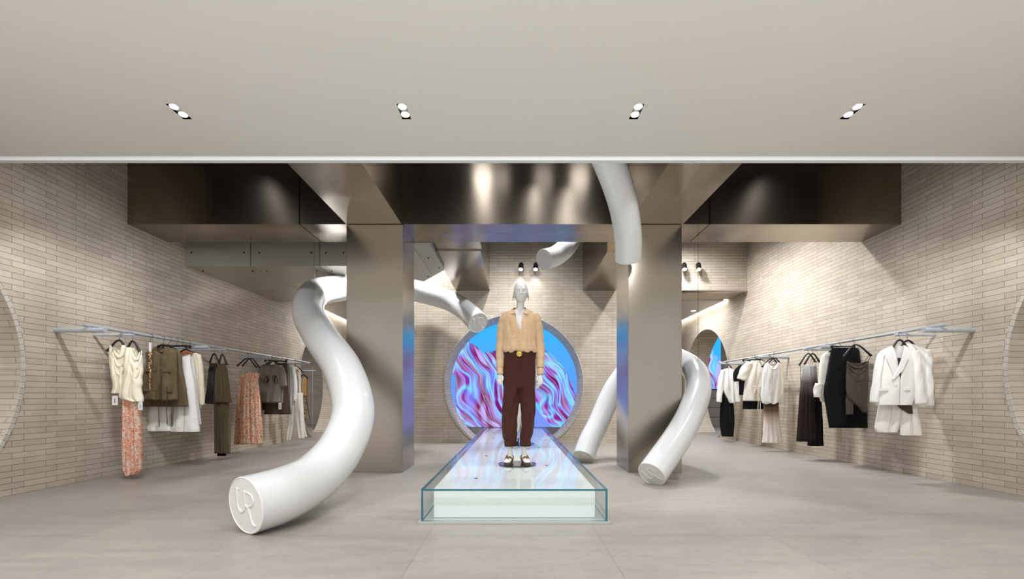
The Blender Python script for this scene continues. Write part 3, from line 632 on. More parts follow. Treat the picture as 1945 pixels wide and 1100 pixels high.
# ------------------------------------------------------------------ garments
def zoom(ox, oy, k):
    def rows(pts): return [(oy + p[0]*k, ox + p[1]*k, ox + p[2]*k) for p in pts]
    rows.s = lambda pts: [(oy + p[0]*k, ox + p[1]*k, p[2]*k) for p in pts]
    return rows
def body_mesh(b, rows, d, T=.03, folds=(6, .008), ph=0, scoop=None, V=None, N=56, sub=None, hem=0):
    n = max(5, int(46 / max(1, len(rows) - 1))); rr = crom(rows, n); ytop, ybot = rows[0][0], rows[-1][0]; rs = []; k = d / F
    for y, xl, xr in rr:
        c, hw = (xl + xr)/2, max(.3, (xr - xl)/2); t = (y - ytop)/(ybot - ytop); h = 0; vx = c
        if V:
            vx = V[0]; h = max(0, V[1] * (V[2] - y)/(V[2] - ytop))
            vx = max(c - hw*.95, min(c + hw*.95, vx)); h = min(h, hw*.9)
        a = math.acos(max(-1, min(1, (vx + h - c)/hw))); e = math.acos(max(-1, min(1, (vx - h - c)/hw))); ring = []
        for i in range(N + 1):
            th = -a + (2*PI - e + a)*i/N; cs, sn = math.cos(th), math.sin(th); x = c + hw*cs; y_ = y
            ty = T*(.55 + .45*min(1, t*4)) * math.copysign(abs(sn)**.75, sn)
            ty += folds[1]*(.25 + .75*t) * math.sin(folds[0]*PI*cs*.5 + ph + .9*math.sin(t*2.6 + ph)) * abs(sn)
            ty += folds[1]*.35*math.sin(folds[0]*1.7*PI*cs*.5 - ph*2 + t*7) * abs(sn)
            nv = noise.noise(Vector((x*.16 + ph*3, y*.05, sn*2 + d*7))); ty += folds[1]*.8*nv*abs(sn); x += .5*cs*noise.noise(Vector((ph*5 + d, y*.09, cs*3)))*min(1, t*6)
            if scoop:
                sc, w, dpt = scoop; g = max(0, 1 - ((x - sc)/w)**2) * max(0, 1 - (y - ytop)/(dpt*2.2))**1
                y_ = y + dpt*g*(1 if sn < 0 else .35)
            if hem and t > .8: y_ += hem*(t - .8)*5*math.sin(cs*5 + ph)
            ring.append((X(x, d), d + ty, Z(y_, d)))
        rs.append(ring)
    b.rings(rs, False, False, False); return b
def sleeve_mesh(b, pts, d, T=.03, ph=0, dy=0):
    pts = crom(pts, 8); k = d / F; rs = []; L = len(pts)
    for i, (y, x, w) in enumerate(pts):
        ya, xa = pts[max(0, i-1)][:2]; yb, xb = pts[min(L-1, i+1)][:2]
        tx, tz = xb - xa, -(yb - ya); m = math.hypot(tx, tz); px, pz = -tz/m, tx/m
        c = Vector((X(x, d), d + dy, Z(y, d))); ring = []
        for j in range(28):
            a = 2*PI*j/28; f = 1 + .06*math.sin(3*a + i*.5 + ph)
            ring.append(c + Vector((px, 0, pz))*(math.cos(a)*w*.5*k*f) + Vector((0, math.sin(a)*T*f, 0)))
        rs.append(ring)
    b.rings(rs, True, False, False); return b
def hang_tag(root, x, y, w, h, d):
    b = MB(); b.box((X(x, d), d - .002, Z(y + h, d)), (X(x + w, d), d, Z(y, d))); p = part('price_tag', b, M['tagcard'], root)
    b = MB(); b.box((X(x + w*.42, d), d - .003, Z(y + h*.8, d)), (X(x + w*.55, d), d - .002, Z(y + h*.3, d))); part('print', b, M['ink'], root, parent=p)
def garment(name, label, cat, d, mat, rows=None, legs=None, sleeves=(), group=None, straps=(), strap_mat=None, cuffs=None, **k):
    allr = (rows or []) + [r for lg in (legs or []) for r in lg]
    yb = max(r[0] for r in allr); xc = sum(r[1] + r[2] for r in allr)/2/len(allr)
    t = thing(name, label, cat, (X(xc, d), d, Z(yb, d)), group)
    b = MB()
    if rows: body_mesh(b, rows, d, **k)
    for i, lg in enumerate(legs or []):
        kk = dict(k); kk.pop('scoop', None); kk.pop('V', None); kk['ph'] = k.get('ph', 0) + i*1.7; body_mesh(b, lg, d, **kk)
    part({'trousers': 'legs', 'shorts': 'legs'}.get(name, 'body'), b, mat, t, smooth=True, solid=.003)
    for i, s_ in enumerate(sleeves):
        b = MB(); sleeve_mesh(b, s_, d, T=k.get('T', .03)*.9, ph=i, dy=-.012); part('sleeve', b, mat, t, smooth=True, solid=.003)
    for st in straps:
        b = MB(); b.tube([P(x, y, d - .004) for x, y in st], .0028, 6); part('strap', b, strap_mat or mat, t)
    return t
def hanger(what, hx, d, neck, ends, sg, onarm=False, bar=None, hooky=None):
    side = 'left' if sg < 0 else 'right'
    t = thing('clothes_hanger', 'black hanger ' + what, 'hanger', P(hx, neck, d), 'black hangers on the %s rail' % side)
    b = MB(); k = d/F; r = .0115
    if bar:
        (xa, ya), (xb, yb_) = bar; b.tube([P(xa, ya, d), P(xb, yb_, d)], .008, 8)
        for x in (xa + 2, xb - 2): b.box((X(x, d) - .012, d - .012, Z(ya, d) - .03), (X(x, d) + .012, d + .012, Z(ya, d) + .012))
    else:
        (xl, yl), (xr, yr) = ends
        pts = [(xl, yl), (xl*.7 + hx*.3, yl*.62 + neck*.38), (xl*.3 + hx*.7, yl*.14 + neck*.86), (hx, neck), (xr*.3 + hx*.7, yr*.14 + neck*.86), (xr*.7 + hx*.3, yr*.62 + neck*.38), (xr, yr)]
        cc = crom(pts, 5); m = len(cc); b.tube([P(x, y, d) for x, y in cc], [r*(1.35 - .5*abs(math.sin(PI*i/(m-1)))) for i in range(m)], 12)
    part('bar' if bar else 'shoulders', b, M['hanger'], t, smooth=not bar)
    n = P(hx, neck, d); top = Vector((n.x, d, RZ))
    if not onarm: top.x = sg*RX
    if onarm: top.z = RZ - .015 - .0165 - .006
    R = .022; b = MB(); w = []
    for i in range(11):
        a = -PI*.42 + (PI*1.35)*i/10
        w.append(top + (Vector((0, R*math.cos(a), R*math.sin(a))) if onarm else Vector((R*math.cos(a)*-sg, 0, R*math.sin(a)))))
    b.tube([n, n*.45 + w[0]*.55 + Vector((0, 0, -.01))] + w, .0026, 7); part('hook', b, M['hook'], t, smooth=True)
    return t
def dr(x, sg): return RX*F/abs(x - CX)             # depth on the rail at which a hook shows at x
C = {}
C['cream'] = cloth('cream_satin', (246,238,214), .45, .04, .1); C['ivory'] = cloth('ivory_linen', (243,238,226), .85, .04)
C['white'] = cloth('white_linen', (245,243,238), .85, .03); C['olive'] = cloth('olive_nylon', (104,90,62), .5, .14, .15)
C['dolive'] = cloth('dark_olive', (84,70,42), .7, .15); C['dbrown'] = cloth('dark_brown', (54,44,33), .75, .15)
C['floral'] = printed('orange_floral', [(206,104,70), (232,196,172), (216,120,84), (240,222,204), (196,168,150), (222,134,96)], 17)
C['floral2'] = printed('rust_floral', [(190,78,40), (232,200,168), (206,104,60), (240,222,198), (150,116,80), (212,112,70)], 19)
C['grey'] = cloth('grey_jersey', (134,126,114), .9, .06); C['brownskirt'] = cloth('brown_twill', (84,68,55), .8, .1)
C['black'] = cloth('black_crepe', (12,12,13), .85, .1, 0); C['choc'] = cloth('chocolate_satin', (76,63,57), .5, .08, .1)
C['lace'] = printed('beige_lace', [(206,190,166), (236,226,210), (190,168,140)], 40); C['cardi'] = cloth('cream_knit', (238,228,204), .95, .06, .3, 120)
C['belt'] = plain('tan_leather', (150,84,44), .45); C['orange'] = cloth('mustard', (206,164,106), .6, .08)
C['dark_floral'] = printed('dark_floral', [(60,52,34), (150,120,60), (220,210,190), (70,60,40), (128,90,120)], 22)
C['ombre'] = ombre('ombre_skirt', [(0, (246,238,226)), (.38, (238,226,216)), (.55, (206,186,170)), (.70, (120,100,82)), (.9, (66,52,40))])
C['ombre2'] = ombre('ombre_dress', [(0, (36,25,25)), (.6, (44,31,31)), (.78, (100,86,86)), (.92, (190,190,190)), (1, (214,216,214))])
C['ombre3'] = ombre('ombre_dress_back', [(0, (26,18,19)), (.62, (34,24,25)), (.8, (92,78,78)), (.95, (180,180,180)), (1, (206,208,206))])
C['amber'] = printed('amber_beads', [(120,60,24), (214,150,80), (236,214,170), (150,72,30)], 60, .3); C['cord'] = plain('brown_cord', (60,46,34), .7)
GL = 'garments on the left rail'; GR = 'garments on the right rail'
def swags(root, mat, items, d):                   # cowl drapes
    b = MB()
    for (xa, ya), (xb, yb_), sag, r in items:
        pts = []
        for i in range(15):
            u = i/14; pts.append(P(xa + (xb - xa)*u, ya + (yb_ - ya)*u + sag*4*u*(1 - u), d - .027 - .007*math.sin(PI*u)))
        b.tube(pts, [r*(.25 + .6*math.sin(PI*i/14)) for i in range(15)], 10, flat=(1.5, .8))
    part('cowl', b, mat, root, smooth=True)

# --- left rail
z = zoom(190, 630, .1364)
d = 5.47; t = garment('tank_top', 'cream satin cowl tank top, first garment on the near end of the left rail', 'top', d, C['cream'], z([(190,135,350),(240,132,360),(420,135,360),(620,160,365),(760,185,360),(862,162,345)]), T=.035, folds=(4,.012), scoop=(223.5, 10, 22), group=GL)
swags(t, C['cream'], [((214,660),(238,664),16,.014), ((213,664),(240,668),30,.014), ((213,670),(240,674),40,.012)], d); hang_tag(t, 213, 752, 11, 17.5, d - .02)
hanger('holding the first cream cowl tank top', 226.5, d + .01, 646.5, ((203.5,667),(239,662)), -1, True)
d = 5.40; t = garment('tank_top', 'cream satin cowl tank top hanging above the orange floral trousers', 'top', d, C['cream'], z([(222,345,575),(260,342,578),(420,340,585),(545,345,592),(640,340,578),(720,320,582),(800,300,565),(920,280,598),(975,440,595)]), T=.04, folds=(4,.013), ph=1, scoop=(262, 10, 22), group=GL)
swags(t, C['cream'], [((250,667),(266,668),16,.014), ((246,670),(268,673),28,.014), ((242,674),(268,678),42,.012)], d); hang_tag(t, 262.5, 763, 8.5, 16, d - .02)
hanger('holding the cream tank top over the floral trousers', 251.5, d + .01, 648, ((243,660),(269,675)), -1, True)
z = zoom(180, 600, .2909)
garment('trousers', 'long orange floral trousers hanging below a cream tank top', 'trousers', 5.44, C['floral'], legs=[z([(420,190,236),(540,188,242),(700,187,246),(900,186,250),(990,190,250),(1020,200,250),(1042,218,246)]), z([(420,232,284),(540,236,296),(700,240,300),(900,244,304),(990,246,303),(1015,240,298),(1035,235,280)])], T=.045, folds=(5,.012), group=GL)
z = zoom(260, 640, .1726)
d = 5.83; t = thing('necklace', 'amber bead necklace on a white card in front of the olive vest', 'necklace', P(285, 742, d), GL)
b = MB(); b.box((X(283, d), d - .002, Z(668.5, d)), (X(287.7, d), d, Z(650.5, d))); part('card', b, M['tagcard'], t)
b = MB(); rnd = random.Random(5)
for i in range(46):
    y = 671 + i*1.55; xx = 285.3 + rnd.uniform(-2.2, 2.2)*(1 if i < 22 else .45) - (i*.03); b.ball(P(xx, y, d - .02 + rnd.uniform(-.008, .008)), rnd.uniform(.006, .0115) if i < 24 else rnd.uniform(.004, .007), 8, 6)
part('beads', b, C['amber'], t, smooth=True)
b = MB(); pts = [P(285.3, 651, d), P(285.5, 645, d)] + [Vector((-RX, d, RZ)) + Vector((.022*math.cos(a), 0, .022*math.sin(a))) for a in [-1.2 + 4.2*i/10 for i in range(11)]]; b.tube(pts, .0026, 7); part('hook', b, M['hook'], t)
d = 6.02; t = garment('vest', 'olive sleeveless utility vest with flap pockets and drawstrings', 'vest', d, C['olive'], z([(112,215,330),(130,170,385),(165,115,436),(200,98,436),(300,108,430),(370,84,434),(480,64,438),(590,50,442),(700,42,446)]), T=.045, folds=(5,.024), scoop=(308, 10, 13), V=None, group=GL, hem=1.2)
for (x0, y0, w, h) in ((118,352,122,34), (312,358,95,34), (80,575,165,26), (320,588,98,22)):
    x0, y0, w, h = 260 + x0*.1726, 640 + y0*.1726, w*.1726, h*.1726; b = MB(); b.box((X(x0, d), d - .060, Z(y0 + h, d)), (X(x0 + w, d), d - .040, Z(y0, d))); part('pocket_flap', b, C['olive'], t, bevel=.008)
b = MB(); b.box((X(304, d), d - .058, Z(759, d)), (X(309.5, d), d - .036, Z(678, d))); pl = part('placket', b, C['olive'], t, bevel=.006)
for yy in (682, 692, 702, 712, 724, 736, 748):
    b = MB(); b.ball(P(306.8, yy, d - .057), (.008, .004, .008), 10, 6); part('button', b, M['hook'], t, parent=pl)
b = MB(); b.box((X(306, d), d - .012, Z(673, d)), (X(315, d), d - .006, Z(669, d))); part('neck_label', b, M['black'], t)
for x, y0, y1 in ((302, 730, 811), (317, 735, 806)):
    b = MB(); b.tube([P(x + .6*math.sin(i), y0 + (y1 - y0)*i/8, d - .062 + .001*i) for i in range(9)], .004, 8); part('drawstring', b, C['cord'], t)
hanger('holding the front olive vest', 309, d + .01, 655, ((288,668),(328,668)), -1)
d = 6.14; garment('vest', 'second olive vest showing its dark armhole behind the front olive vest', 'vest', d, C['olive'], z([(125,250,400),(160,200,470),(210,130,492),(350,120,500),(480,100,525),(600,85,546),(768,70,566)]), T=.04, folds=(6,.014), ph=2, group=GL)
hanger('holding the second olive vest', 317, d + .01, 656, ((300,668),(338,668)), -1)
d = 6.27; t = garment('trousers', 'wide white cuffed trousers with a tan leather belt behind the olive vests', 'trousers', d, C['white'], legs=[z([(190,330,500),(300,240,480),(500,180,420),(700,140,372),(955,136,366),(985,116,372),(1036,106,376)]), z([(190,440,585),(300,430,592),(500,425,630),(800,415,662),(985,400,680),(995,384,686),(1045,380,686)])], T=.05, folds=(4,.012), group=GL)
b = MB(); b.tube([P(338, 674.5, d - .05), P(347, 672, d - .056), P(357, 668, d - .05), P(358, 668, d)], .020, 10, flat=(.3, 1)); part('belt', b, C['belt'], t)
hanger('bar clipped to the white cuffed trousers', 334, d, 658, None, -1, bar=((300,657),(356,657)))
d = 6.38; t = garment('trousers', 'second pair of white trousers with tan belt, narrow strip beside the cream cardigan', 'trousers', d, C['white'], z([(195,480,612),(400,480,640),(700,500,675),(965,560,708)]), T=.035, folds=(4,.01), group=GL)
b = MB(); b.tube([P(355, 670, d - .04), P(361, 670, d - .045), P(366, 673, d - .03)], .02, 10, flat=(.3, 1)); part('belt', b, C['belt'], t)
hanger('bar clipped to the second white trousers', 343, d, 659, None, -1, bar=((322,658),(363,658)))
d = 6.5; garment('cardigan', 'cream knitted cardigan, last of the white group on the left rail', 'cardigan', d, C['cardi'], z([(178,590,660),(195,555,690),(230,540,700),(500,560,705),(785,600,706)]), sleeves=[z.s([(200,680,50),(260,698,42),(450,712,50),(620,722,48),(750,724,46)])], T=.035, folds=(5,.01), group=GL)
hanger('holding the cream cardigan', 352, d + .01, 664, ((340,672),(376,676)), -1)
z = zoom(380, 650, .2)
d = 7.18; garment('camisole', 'dark brown camisole beside the olive top', 'top', d, C['dbrown'], z([(200,95,165),(300,80,170),(450,66,172),(565,52,160),(588,78,135)]), T=.04, folds=(6,.014), group=GL, straps=[[(401,691),(402,682),(405,674)], [(411,691),(409,682),(406,674)]])
hanger('holding the dark brown camisole', 406.5, d + .01, 672, ((398,690),(417,692)), -1, True)
d = 7.10; garment('top', 'olive green camisole top hanging over matching olive trousers', 'top', d, C['dolive'], z([(205,195,240),(250,160,255),(300,150,262),(450,140,280),(572,130,298)]), T=.045, folds=(5,.014), ph=1, group=GL, straps=[[(416,699),(418,690),(421,680)], [(428,692),(425,682),(422,676)]])
hanger('holding the olive camisole top', 422, d + .01, 673, ((416,690),(431.5,693)), -1, True)
d = 7.14; garment('trousers', 'long olive trousers below the olive top, ending just above the floor', 'trousers', d, C['dolive'], legs=[z([(480,142,210),(560,140,210),(800,139,208),(1055,138,205)]), z([(480,200,268),(560,204,272),(800,204,273),(1055,202,276)])], T=.045, folds=(4,.013), group=GL)
d = 7.2; garment('trousers', 'dark trousers whose hem just shows under the olive trousers', 'trousers', d, C['black'], z([(600,150,260),(900,165,250),(1080,165,245)]), T=.03, folds=(4,.01), group=GL)
d = 8.04; garment('dress', 'orange floral dress partly covered by another floral dress', 'dress', d, C['floral2'], z([(305,372,442),(345,386,450),(395,374,450),(600,356,440),(730,342,440),(970,324,430)]), T=.05, folds=(8,.016), group=GL, straps=[[(456,711),(462,695),(469,684)]], strap_mat=C['grey'])
hanger('holding the covered floral dress', 470.5, d + .01, 681, ((450.5,695.5),(488,699)), -1, True)
d = 7.94; garment('dress', 'full orange floral maxi dress with gathered bodice hanging in front', 'dress', d, C['floral2'], z([(278,478,525),(305,440,560),(340,432,556),(378,418,550),(560,406,570),(725,398,578),(735,398,582),(900,394,590),(966,388,592)]), T=.055, folds=(9,.018), ph=1, scoop=(480, 9, 3), group=GL, straps=[[(465,712),(464,698),(467,690)], [(490,709),(490,697),(483,688)]], strap_mat=C['grey'])
hanger('holding the front floral maxi dress', 476.5, d + .01, 681, ((460,695.5),(494,699)), -1, True)
z = zoom(490, 660, .1728)
d = 8.72; t = garment('t_shirt', 'grey short-sleeved t-shirt with two dark paisley prints', 't-shirt', d, C['grey'], z([(182,85,195),(192,55,225),(215,30,255),(300,26,256),(400,22,250),(500,24,246),(602,30,242)]), T=.045, folds=(4,.014), scoop=(514, 9, 3), sleeves=[z.s([(205,235,40),(240,258,62),(320,276,70),(425,284,78)]), z.s([(215,50,30),(250,34,40),(320,24,42),(410,20,40)])], group=GL)
for cx, fl_ in ((506, 1), (523.5, -1)):
    b = MB(); pts = []
    for i in range(25):
        a = 2*PI*i/24; rr_ = 1 + .25*math.cos(a + .6); pts.append(P(cx + fl_*(5.0*math.cos(a)*rr_*.8 + 1.6*math.sin(a)*abs(math.sin(a))*1.5), 721 - 7.6*math.sin(a), d - .05))
    b.tube(pts, .014, 6, flat=(.25, 1)); b.tube([P(cx + fl_*(2.2*math.sin(u*3)), 714.5 + 13*u, d - .052) for u in [i/8 for i in range(9)]], .011, 6, flat=(.25, 1)); part('paisley_print', b, C['dbrown'], t)
hang_tag(t, 529, 765, 5.8, 12.5, d - .055)
hanger('holding the grey paisley t-shirt', 516, d + .01, 685, ((505,692),(527,692)), -1)
d = 8.85; garment('t_shirt', 'plain grey t-shirt just behind the paisley t-shirt', 't-shirt', d, C['grey'], z([(195,120,230),(215,80,275),(400,70,280),(612,60,270)]), sleeves=[z.s([(225,262,50),(320,280,62),(420,288,66)])], T=.035, folds=(4,.012), ph=2, group=GL)
hanger('holding the grey t-shirt behind the paisley one', 520, d + .01, 686, ((509,693),(534,694)), -1)
d = 8.97; garment('skirt', 'dark brown A-line skirt hanging behind the grey t-shirts', 'skirt', d, C['brownskirt'], z([(170,210,322),(300,180,330),(500,120,342),(735,66,362)]), T=.05, folds=(5,.016), group=GL)
hanger('bar clipped to the dark brown skirt', 527, d, 684, None, -1, bar=((502,684.5),(546,686)))
d = 9.1; garment('skirt', 'second brown skirt with its hem showing left of the first', 'skirt', d, C['dbrown'], z([(180,190,290),(400,100,280),(690,30,292)]), T=.04, folds=(5,.014), ph=1, group=GL)
hanger('bar clipped to the second brown skirt', 531, d, 686, None, -1, bar=((520,686),(545,687)))
d = 9.3; t = garment('shirt', 'white shirt near the far end of the left rail', 'shirt', d, C['white'], z([(195,335,375),(215,325,400),(400,345,420),(592,350,405)]), sleeves=[z.s([(220,385,40),(330,402,45),(450,412,42),(580,402,40)])], T=.04, folds=(4,.012), group=GL)
hanger('holding the white shirt', 537, d + .01, 690, ((548,694),(558,703)), -1)
d = 9.42; garment('trousers', 'slim cream trousers below the white shirt at the far end of the left rail', 'trousers', d, C['ivory'], legs=[z([(560,345,415),(760,335,402),(900,322,385),(1022,308,362)]), z([(500,400,492),(760,412,498),(900,430,505),(1000,446,510)])], T=.045, folds=(3,.01), group=GL)
d = 9.62; garment('blouse', 'beige lace blouse on the last black hanger of the left rail', 'blouse', d, C['lace'], z([(245,412,455),(270,405,468),(400,415,470),(530,424,472)]), T=.035, folds=(4,.012), group=GL)
garment('skirt', 'pale sheer skirt hem beside the cream trousers', 'skirt', 9.7, C['ivory'], z([(500,430,490),(800,470,505),(960,505,532),(980,515,540)]), T=.03, folds=(4,.01), group=GL)
hanger('holding the beige lace blouse', 560.5, d + .01, 694, ((557,699),(576,707)), -1)
d = 14.3; garment('top', 'mustard halter top on the rack through the far left opening', 'top', d, C['orange'], z([(330,510,530),(360,495,545),(440,490,545),(532,488,547)]), T=.06, folds=(3,.012))
garment('skirt', 'dark floral skirt below the mustard halter top', 'skirt', 14.33, C['dark_floral'], z([(525,490,530),(650,490,548),(740,498,560),(800,505,572)]), T=.07, folds=(5,.02))
t = thing('clothes_hanger', 'black hanger holding the mustard halter top', 'hanger', P(576, 712, 14.3))
b = MB(); b.tube([P(x, y, 14.31) for x, y in crom([(570,719),(573,714),(577,712),(581,715),(585,720)], 4)], .018, 10); part('shoulders', b, M['hanger'], t, smooth=True)
b = MB(); b.tube([P(577, 712, 14.31), P(577, 708, 14.31), (X(577, 14.3), 14.33, zr_ + .03), (X(577, 14.3), 14.29, zr_ + .04), (X(577, 14.3), 14.265, zr_)], .005, 6); part('hook', b, M['hook'], t)

# --- right rail
z = zoom(1640, 620, .2)
d = 5.35; t = garment('blazer', 'white single-button blazer at the near end of the right rail', 'blazer', d, C['white'], z([(185,278,392),(205,225,425),(250,155,470),(350,150,490),(480,150,488),(600,140,482),(700,130,470),(748,125,452)]), V=(1703.5, 10.5, 723), T=.05, folds=(3,.007), sleeves=[z.s([(262,165,40),(350,140,52),(480,125,60),(600,108,66),(725,93,66)]), z.s([(235,470,70),(330,488,86),(480,500,92),(600,515,98),(735,535,104)])], group=GR)
def panel(root, name, pts, dd, th, mat, parent=None, bev=.003):
    b = MB(); w = [P(x, y, dd) for x, y in pts]; n_ = len(w)
    b.add([p + Vector((0, -th, 0)) for p in w] + w, [list(range(n_)), [n_ + i for i in range(n_)][::-1]] + [(i, n_ + i, n_ + (i+1) % n_, (i+1) % n_) for i in range(n_)])
    return part(name, b, mat, root, parent, bevel=bev)
zz = lambda pts: [(1640 + x*.2, 620 + y*.2) for x, y in pts]
panel(t, 'lapel', zz([(276,205),(240,270),(222,290),(214,300),(282,478),(312,490),(318,420),(296,330)]), d - .052, .010, C['white'])
panel(t, 'lapel', zz([(388,205),(402,270),(405,285),(420,300),(368,420),(276,512),(268,500),(316,415),(350,330)]), d - .056, .012, C['white'])
for pts in ([(145,592),(232,582),(232,612),(145,618)], [(385,588),(440,584),(440,606),(385,612)]): panel(t, 'pocket_flap', zz(pts), d - .05, .010, C['white'])
b = MB(); b.ball(P(1702, 731, d - .056), (.012, .006, .012), 14, 8); part('button', b, C['ivory'], t)
hanger('holding the near white blazer', 1709, d + .01, 646, ((1690,668),(1728,668)), 1, True)
d = 5.40; t = garment('camisole', 'dark brown camisole showing in the neckline and under the hem of the near blazer', 'top', d, C['choc'], z([(300,260,420),(500,280,440),(700,300,455),(760,330,460),(830,430,462)]), T=.02, folds=(3,.005), group=GR)
d = 5.44; t = garment('shorts', 'white tailored shorts hanging below the blazers', 'shorts', d, C['ivory'], legs=[z([(650,150,350),(760,145,355),(860,128,352),(960,110,330),(1005,130,312)]), z([(650,340,480),(760,352,500),(860,355,520),(960,356,540),(1036,358,548)])], T=.04, folds=(3,.008), group=GR)
d = 5.46; t = garment('blazer', 'second white blazer half hidden behind the near blazer', 'blazer', d, C['white'], z([(170,400,470),(190,380,520),(235,360,620),(300,350,640),(480,350,620),(600,360,600),(772,370,585)]), T=.05, folds=(3,.008), sleeves=[z.s([(225,584,70),(330,592,84),(480,598,88),(600,608,82),(755,616,74)])], group=GR)
hanger('holding the second white blazer', 1724, d + .01, 647, ((1702,672),(1748,668)), 1, True)
z = zoom(1500, 640, .191)
d = 6.22; t = garment('camisole', 'chocolate brown cowl-neck camisole with a slanted hem', 'top', d, C['choc'], z([(240,572,785),(300,570,782),(450,566,778),(590,575,772),(655,635,768),(700,690,762),(752,738,752)]), T=.035, folds=(3,.008), scoop=(1629, 19, 12), group=GR, straps=[[(1609,686),(1606,675),(1603,664)], [(1640,692),(1645,682),(1652,675)], [(1648,688),(1652,680),(1654,676)]], strap_mat=C['black'])
swags(t, C['choc'], [((1610,690),(1648,690),9,.014), ((1610,694),(1648,693),16,.014), ((1611,700),(1647,698),24,.012)], d)
b = MB(); body_mesh(b, z([(590,560,635),(700,562,632),(772,560,628)]), d + .02, T=.01, folds=(5,.01)); part('tail', b, C['choc'], t, smooth=True, solid=.003)
hanger('with one broad shoulder holding the brown camisole', 1625, d + .01, 655, ((1602,678),(1655,676)), 1)
d = 6.5; garment('skirt', 'wide black skirt clipped to a bar behind the brown camisole', 'skirt', d, C['black'], z([(112,425,668),(150,408,690),(300,385,710),(450,355,740),(570,340,755),(700,362,770),(905,395,786)]), T=.06, folds=(5,.016), group=GR)
hanger('bar clipped to the wide black skirt', 1601, d, 657.5, None, 1, bar=((1578,658),(1624,658)))
d = 6.75; garment('blouse', 'white blouse with a gathered cuff beside the wide black skirt', 'blouse', d, C['ivory'], z([(155,360,420),(190,320,430),(300,300,425),(450,292,420),(560,286,410),(645,320,400)]), sleeves=[z.s([(470,290,70),(500,282,84),(560,274,78),(600,272,60)])], T=.05, folds=(5,.014), group=GR)
hanger('holding the white blouse', 1590, d + .01, 660, ((1572,672),(1610,672)), 1)
d = 7.05; garment('dress', 'long dress fading from silver straps to dark brown, front one of two', 'dress', d, C['ombre2'], z([(285,138,196),(350,128,196),(450,114,212),(700,92,236),(1040,70,252)]), T=.05, folds=(7,.018), group=GR, straps=[[(1527,695),(1532,683),(1535,676)], [(1537,695),(1541,684),(1546,678)], [(1521,728),(1520.5,706),(1521,694)]], strap_mat=C['black'])
hanger('holding the front ombre dress', 1535.5, d + .01, 672, ((1518,694),(1549,688)), 1, True)
d = 7.15; garment('dress', 'second long ombre dress behind the first, beside the white blouse', 'dress', d, C['ombre3'], z([(285,205,262),(450,200,270),(620,196,306),(850,190,320),(1082,180,332)]), T=.05, folds=(7,.018), ph=2, group=GR, straps=[[(1541,695),(1546,684),(1551,679)], [(1548,695),(1552,686),(1555,682)]], strap_mat=C['black'])
hanger('holding the second ombre dress', 1543.5, d + .01, 672, ((1528,692),(1557,688)), 1, True)
z = zoom(1355, 670, .16366)
d = 8.12; t = garment('tank_top', 'white sleeveless cowl top hanging above the fading taupe skirt', 'top', d, C['white'], z([(112,635,740),(130,600,770),(180,580,775),(280,572,782),(400,566,778),(560,560,765),(592,610,720)]), T=.05, folds=(4,.014), scoop=(1467, 9, 8), group=GR, hem=1)
swags(t, C['white'], [((1458,692),(1478,694),8,.016), ((1455,694),(1480,698),22,.018), ((1454,698),(1481,702),38,.018), ((1453,704),(1481,708),52,.016)], d)
hanger('holding the white cowl top', 1466.5, d + .01, 681, ((1447,697),(1480,695)), 1)
d = 8.26; garment('tank_top', 'second white sleeveless top behind the cowl top', 'top', d, C['ivory'], z([(118,700,770),(150,690,800),(260,690,826),(400,690,818),(595,690,818)]), T=.045, folds=(4,.012), group=GR)
hanger('holding the second white sleeveless top', 1472, d + .01, 681, ((1453,697),(1486,696)), 1)
d = 8.2; garment('skirt', 'long pleated skirt fading from taupe to cream', 'skirt', d, C['ombre'], z([(520,590,750),(600,585,755),(700,583,757),(850,580,770),(950,577,785),(1045,566,804)]), T=.045, folds=(8,.014), group=GR)
d = 8.75; t = garment('blouse', 'cream short-sleeved blouse with a tied waist cord', 'blouse', d, C['ivory'], z([(92,450,560),(110,425,590),(180,395,600),(350,365,600),(450,355,595),(560,346,585)]), sleeves=[z.s([(120,420,80),(180,378,105),(250,345,112),(315,325,105)])], T=.05, folds=(4,.014), group=GR)
b = MB()
zz = lambda pts: [(1355 + x*.16366, 670 + y*.16366) for x, y in pts]
for st in ([(455,400),(500,395),(560,392)], [(515,400),(485,425),(480,480),(510,500),(530,450),(518,405)], [(518,410),(522,540),(515,670)], [(520,410),(540,520),(545,672)]): b.tube([P(x, y, d - .062) for x, y in crom(zz(st), 5)], .006, 8)
part('waist_cord', b, C['cream'], t, smooth=True)
hanger('holding the cream tie blouse', 1440, d + .01, 682, ((1428,687),(1452,687)), 1)
d = 8.88; garment('skirt', 'short black skirt showing under the cream tie blouse', 'skirt', d, C['black'], z([(130,430,560),(400,360,590),(560,344,592),(656,342,586)]), T=.045, folds=(4,.01), group=GR)
hanger('bar clipped to the short black skirt', 1433, d, 683.5, None, 1, bar=((1410,684),(1449,684)))
d = 9.15; garment('t_shirt', 'black short-sleeved t-shirt behind the cream tie blouse', 't-shirt', d, C['black'], z([(135,340,420),(165,300,440),(300,300,420),(490,302,420)]), sleeves=[z.s([(160,325,60),(210,288,80),(270,268,84),(335,270,62)])], T=.05, folds=(4,.012), group=GR)
hanger('holding the black t-shirt', 1422, d + .01, 685, ((1410,694),(1432,694)), 1)
d = 9.85; garment('shirt', 'white long-sleeved shirt at the far end of the right rail', 'shirt', d, C['white'], z([(183,150,208),(200,110,230),(230,98,242),(350,104,242),(430,115,244),(510,150,240),(585,190,235)]), sleeves=[z.s([(205,110,40),(280,90,56),(400,78,62),(500,68,62),(575,62,54)]), z.s([(205,228,40),(280,248,52),(400,262,58),(500,275,60),(575,280,58)])], T=.055, folds=(5,.018), group=GR)
hanger('holding the white long-sleeved shirt', 1383.5, d + .01, 693, ((1376,702),(1390,700)), 1)
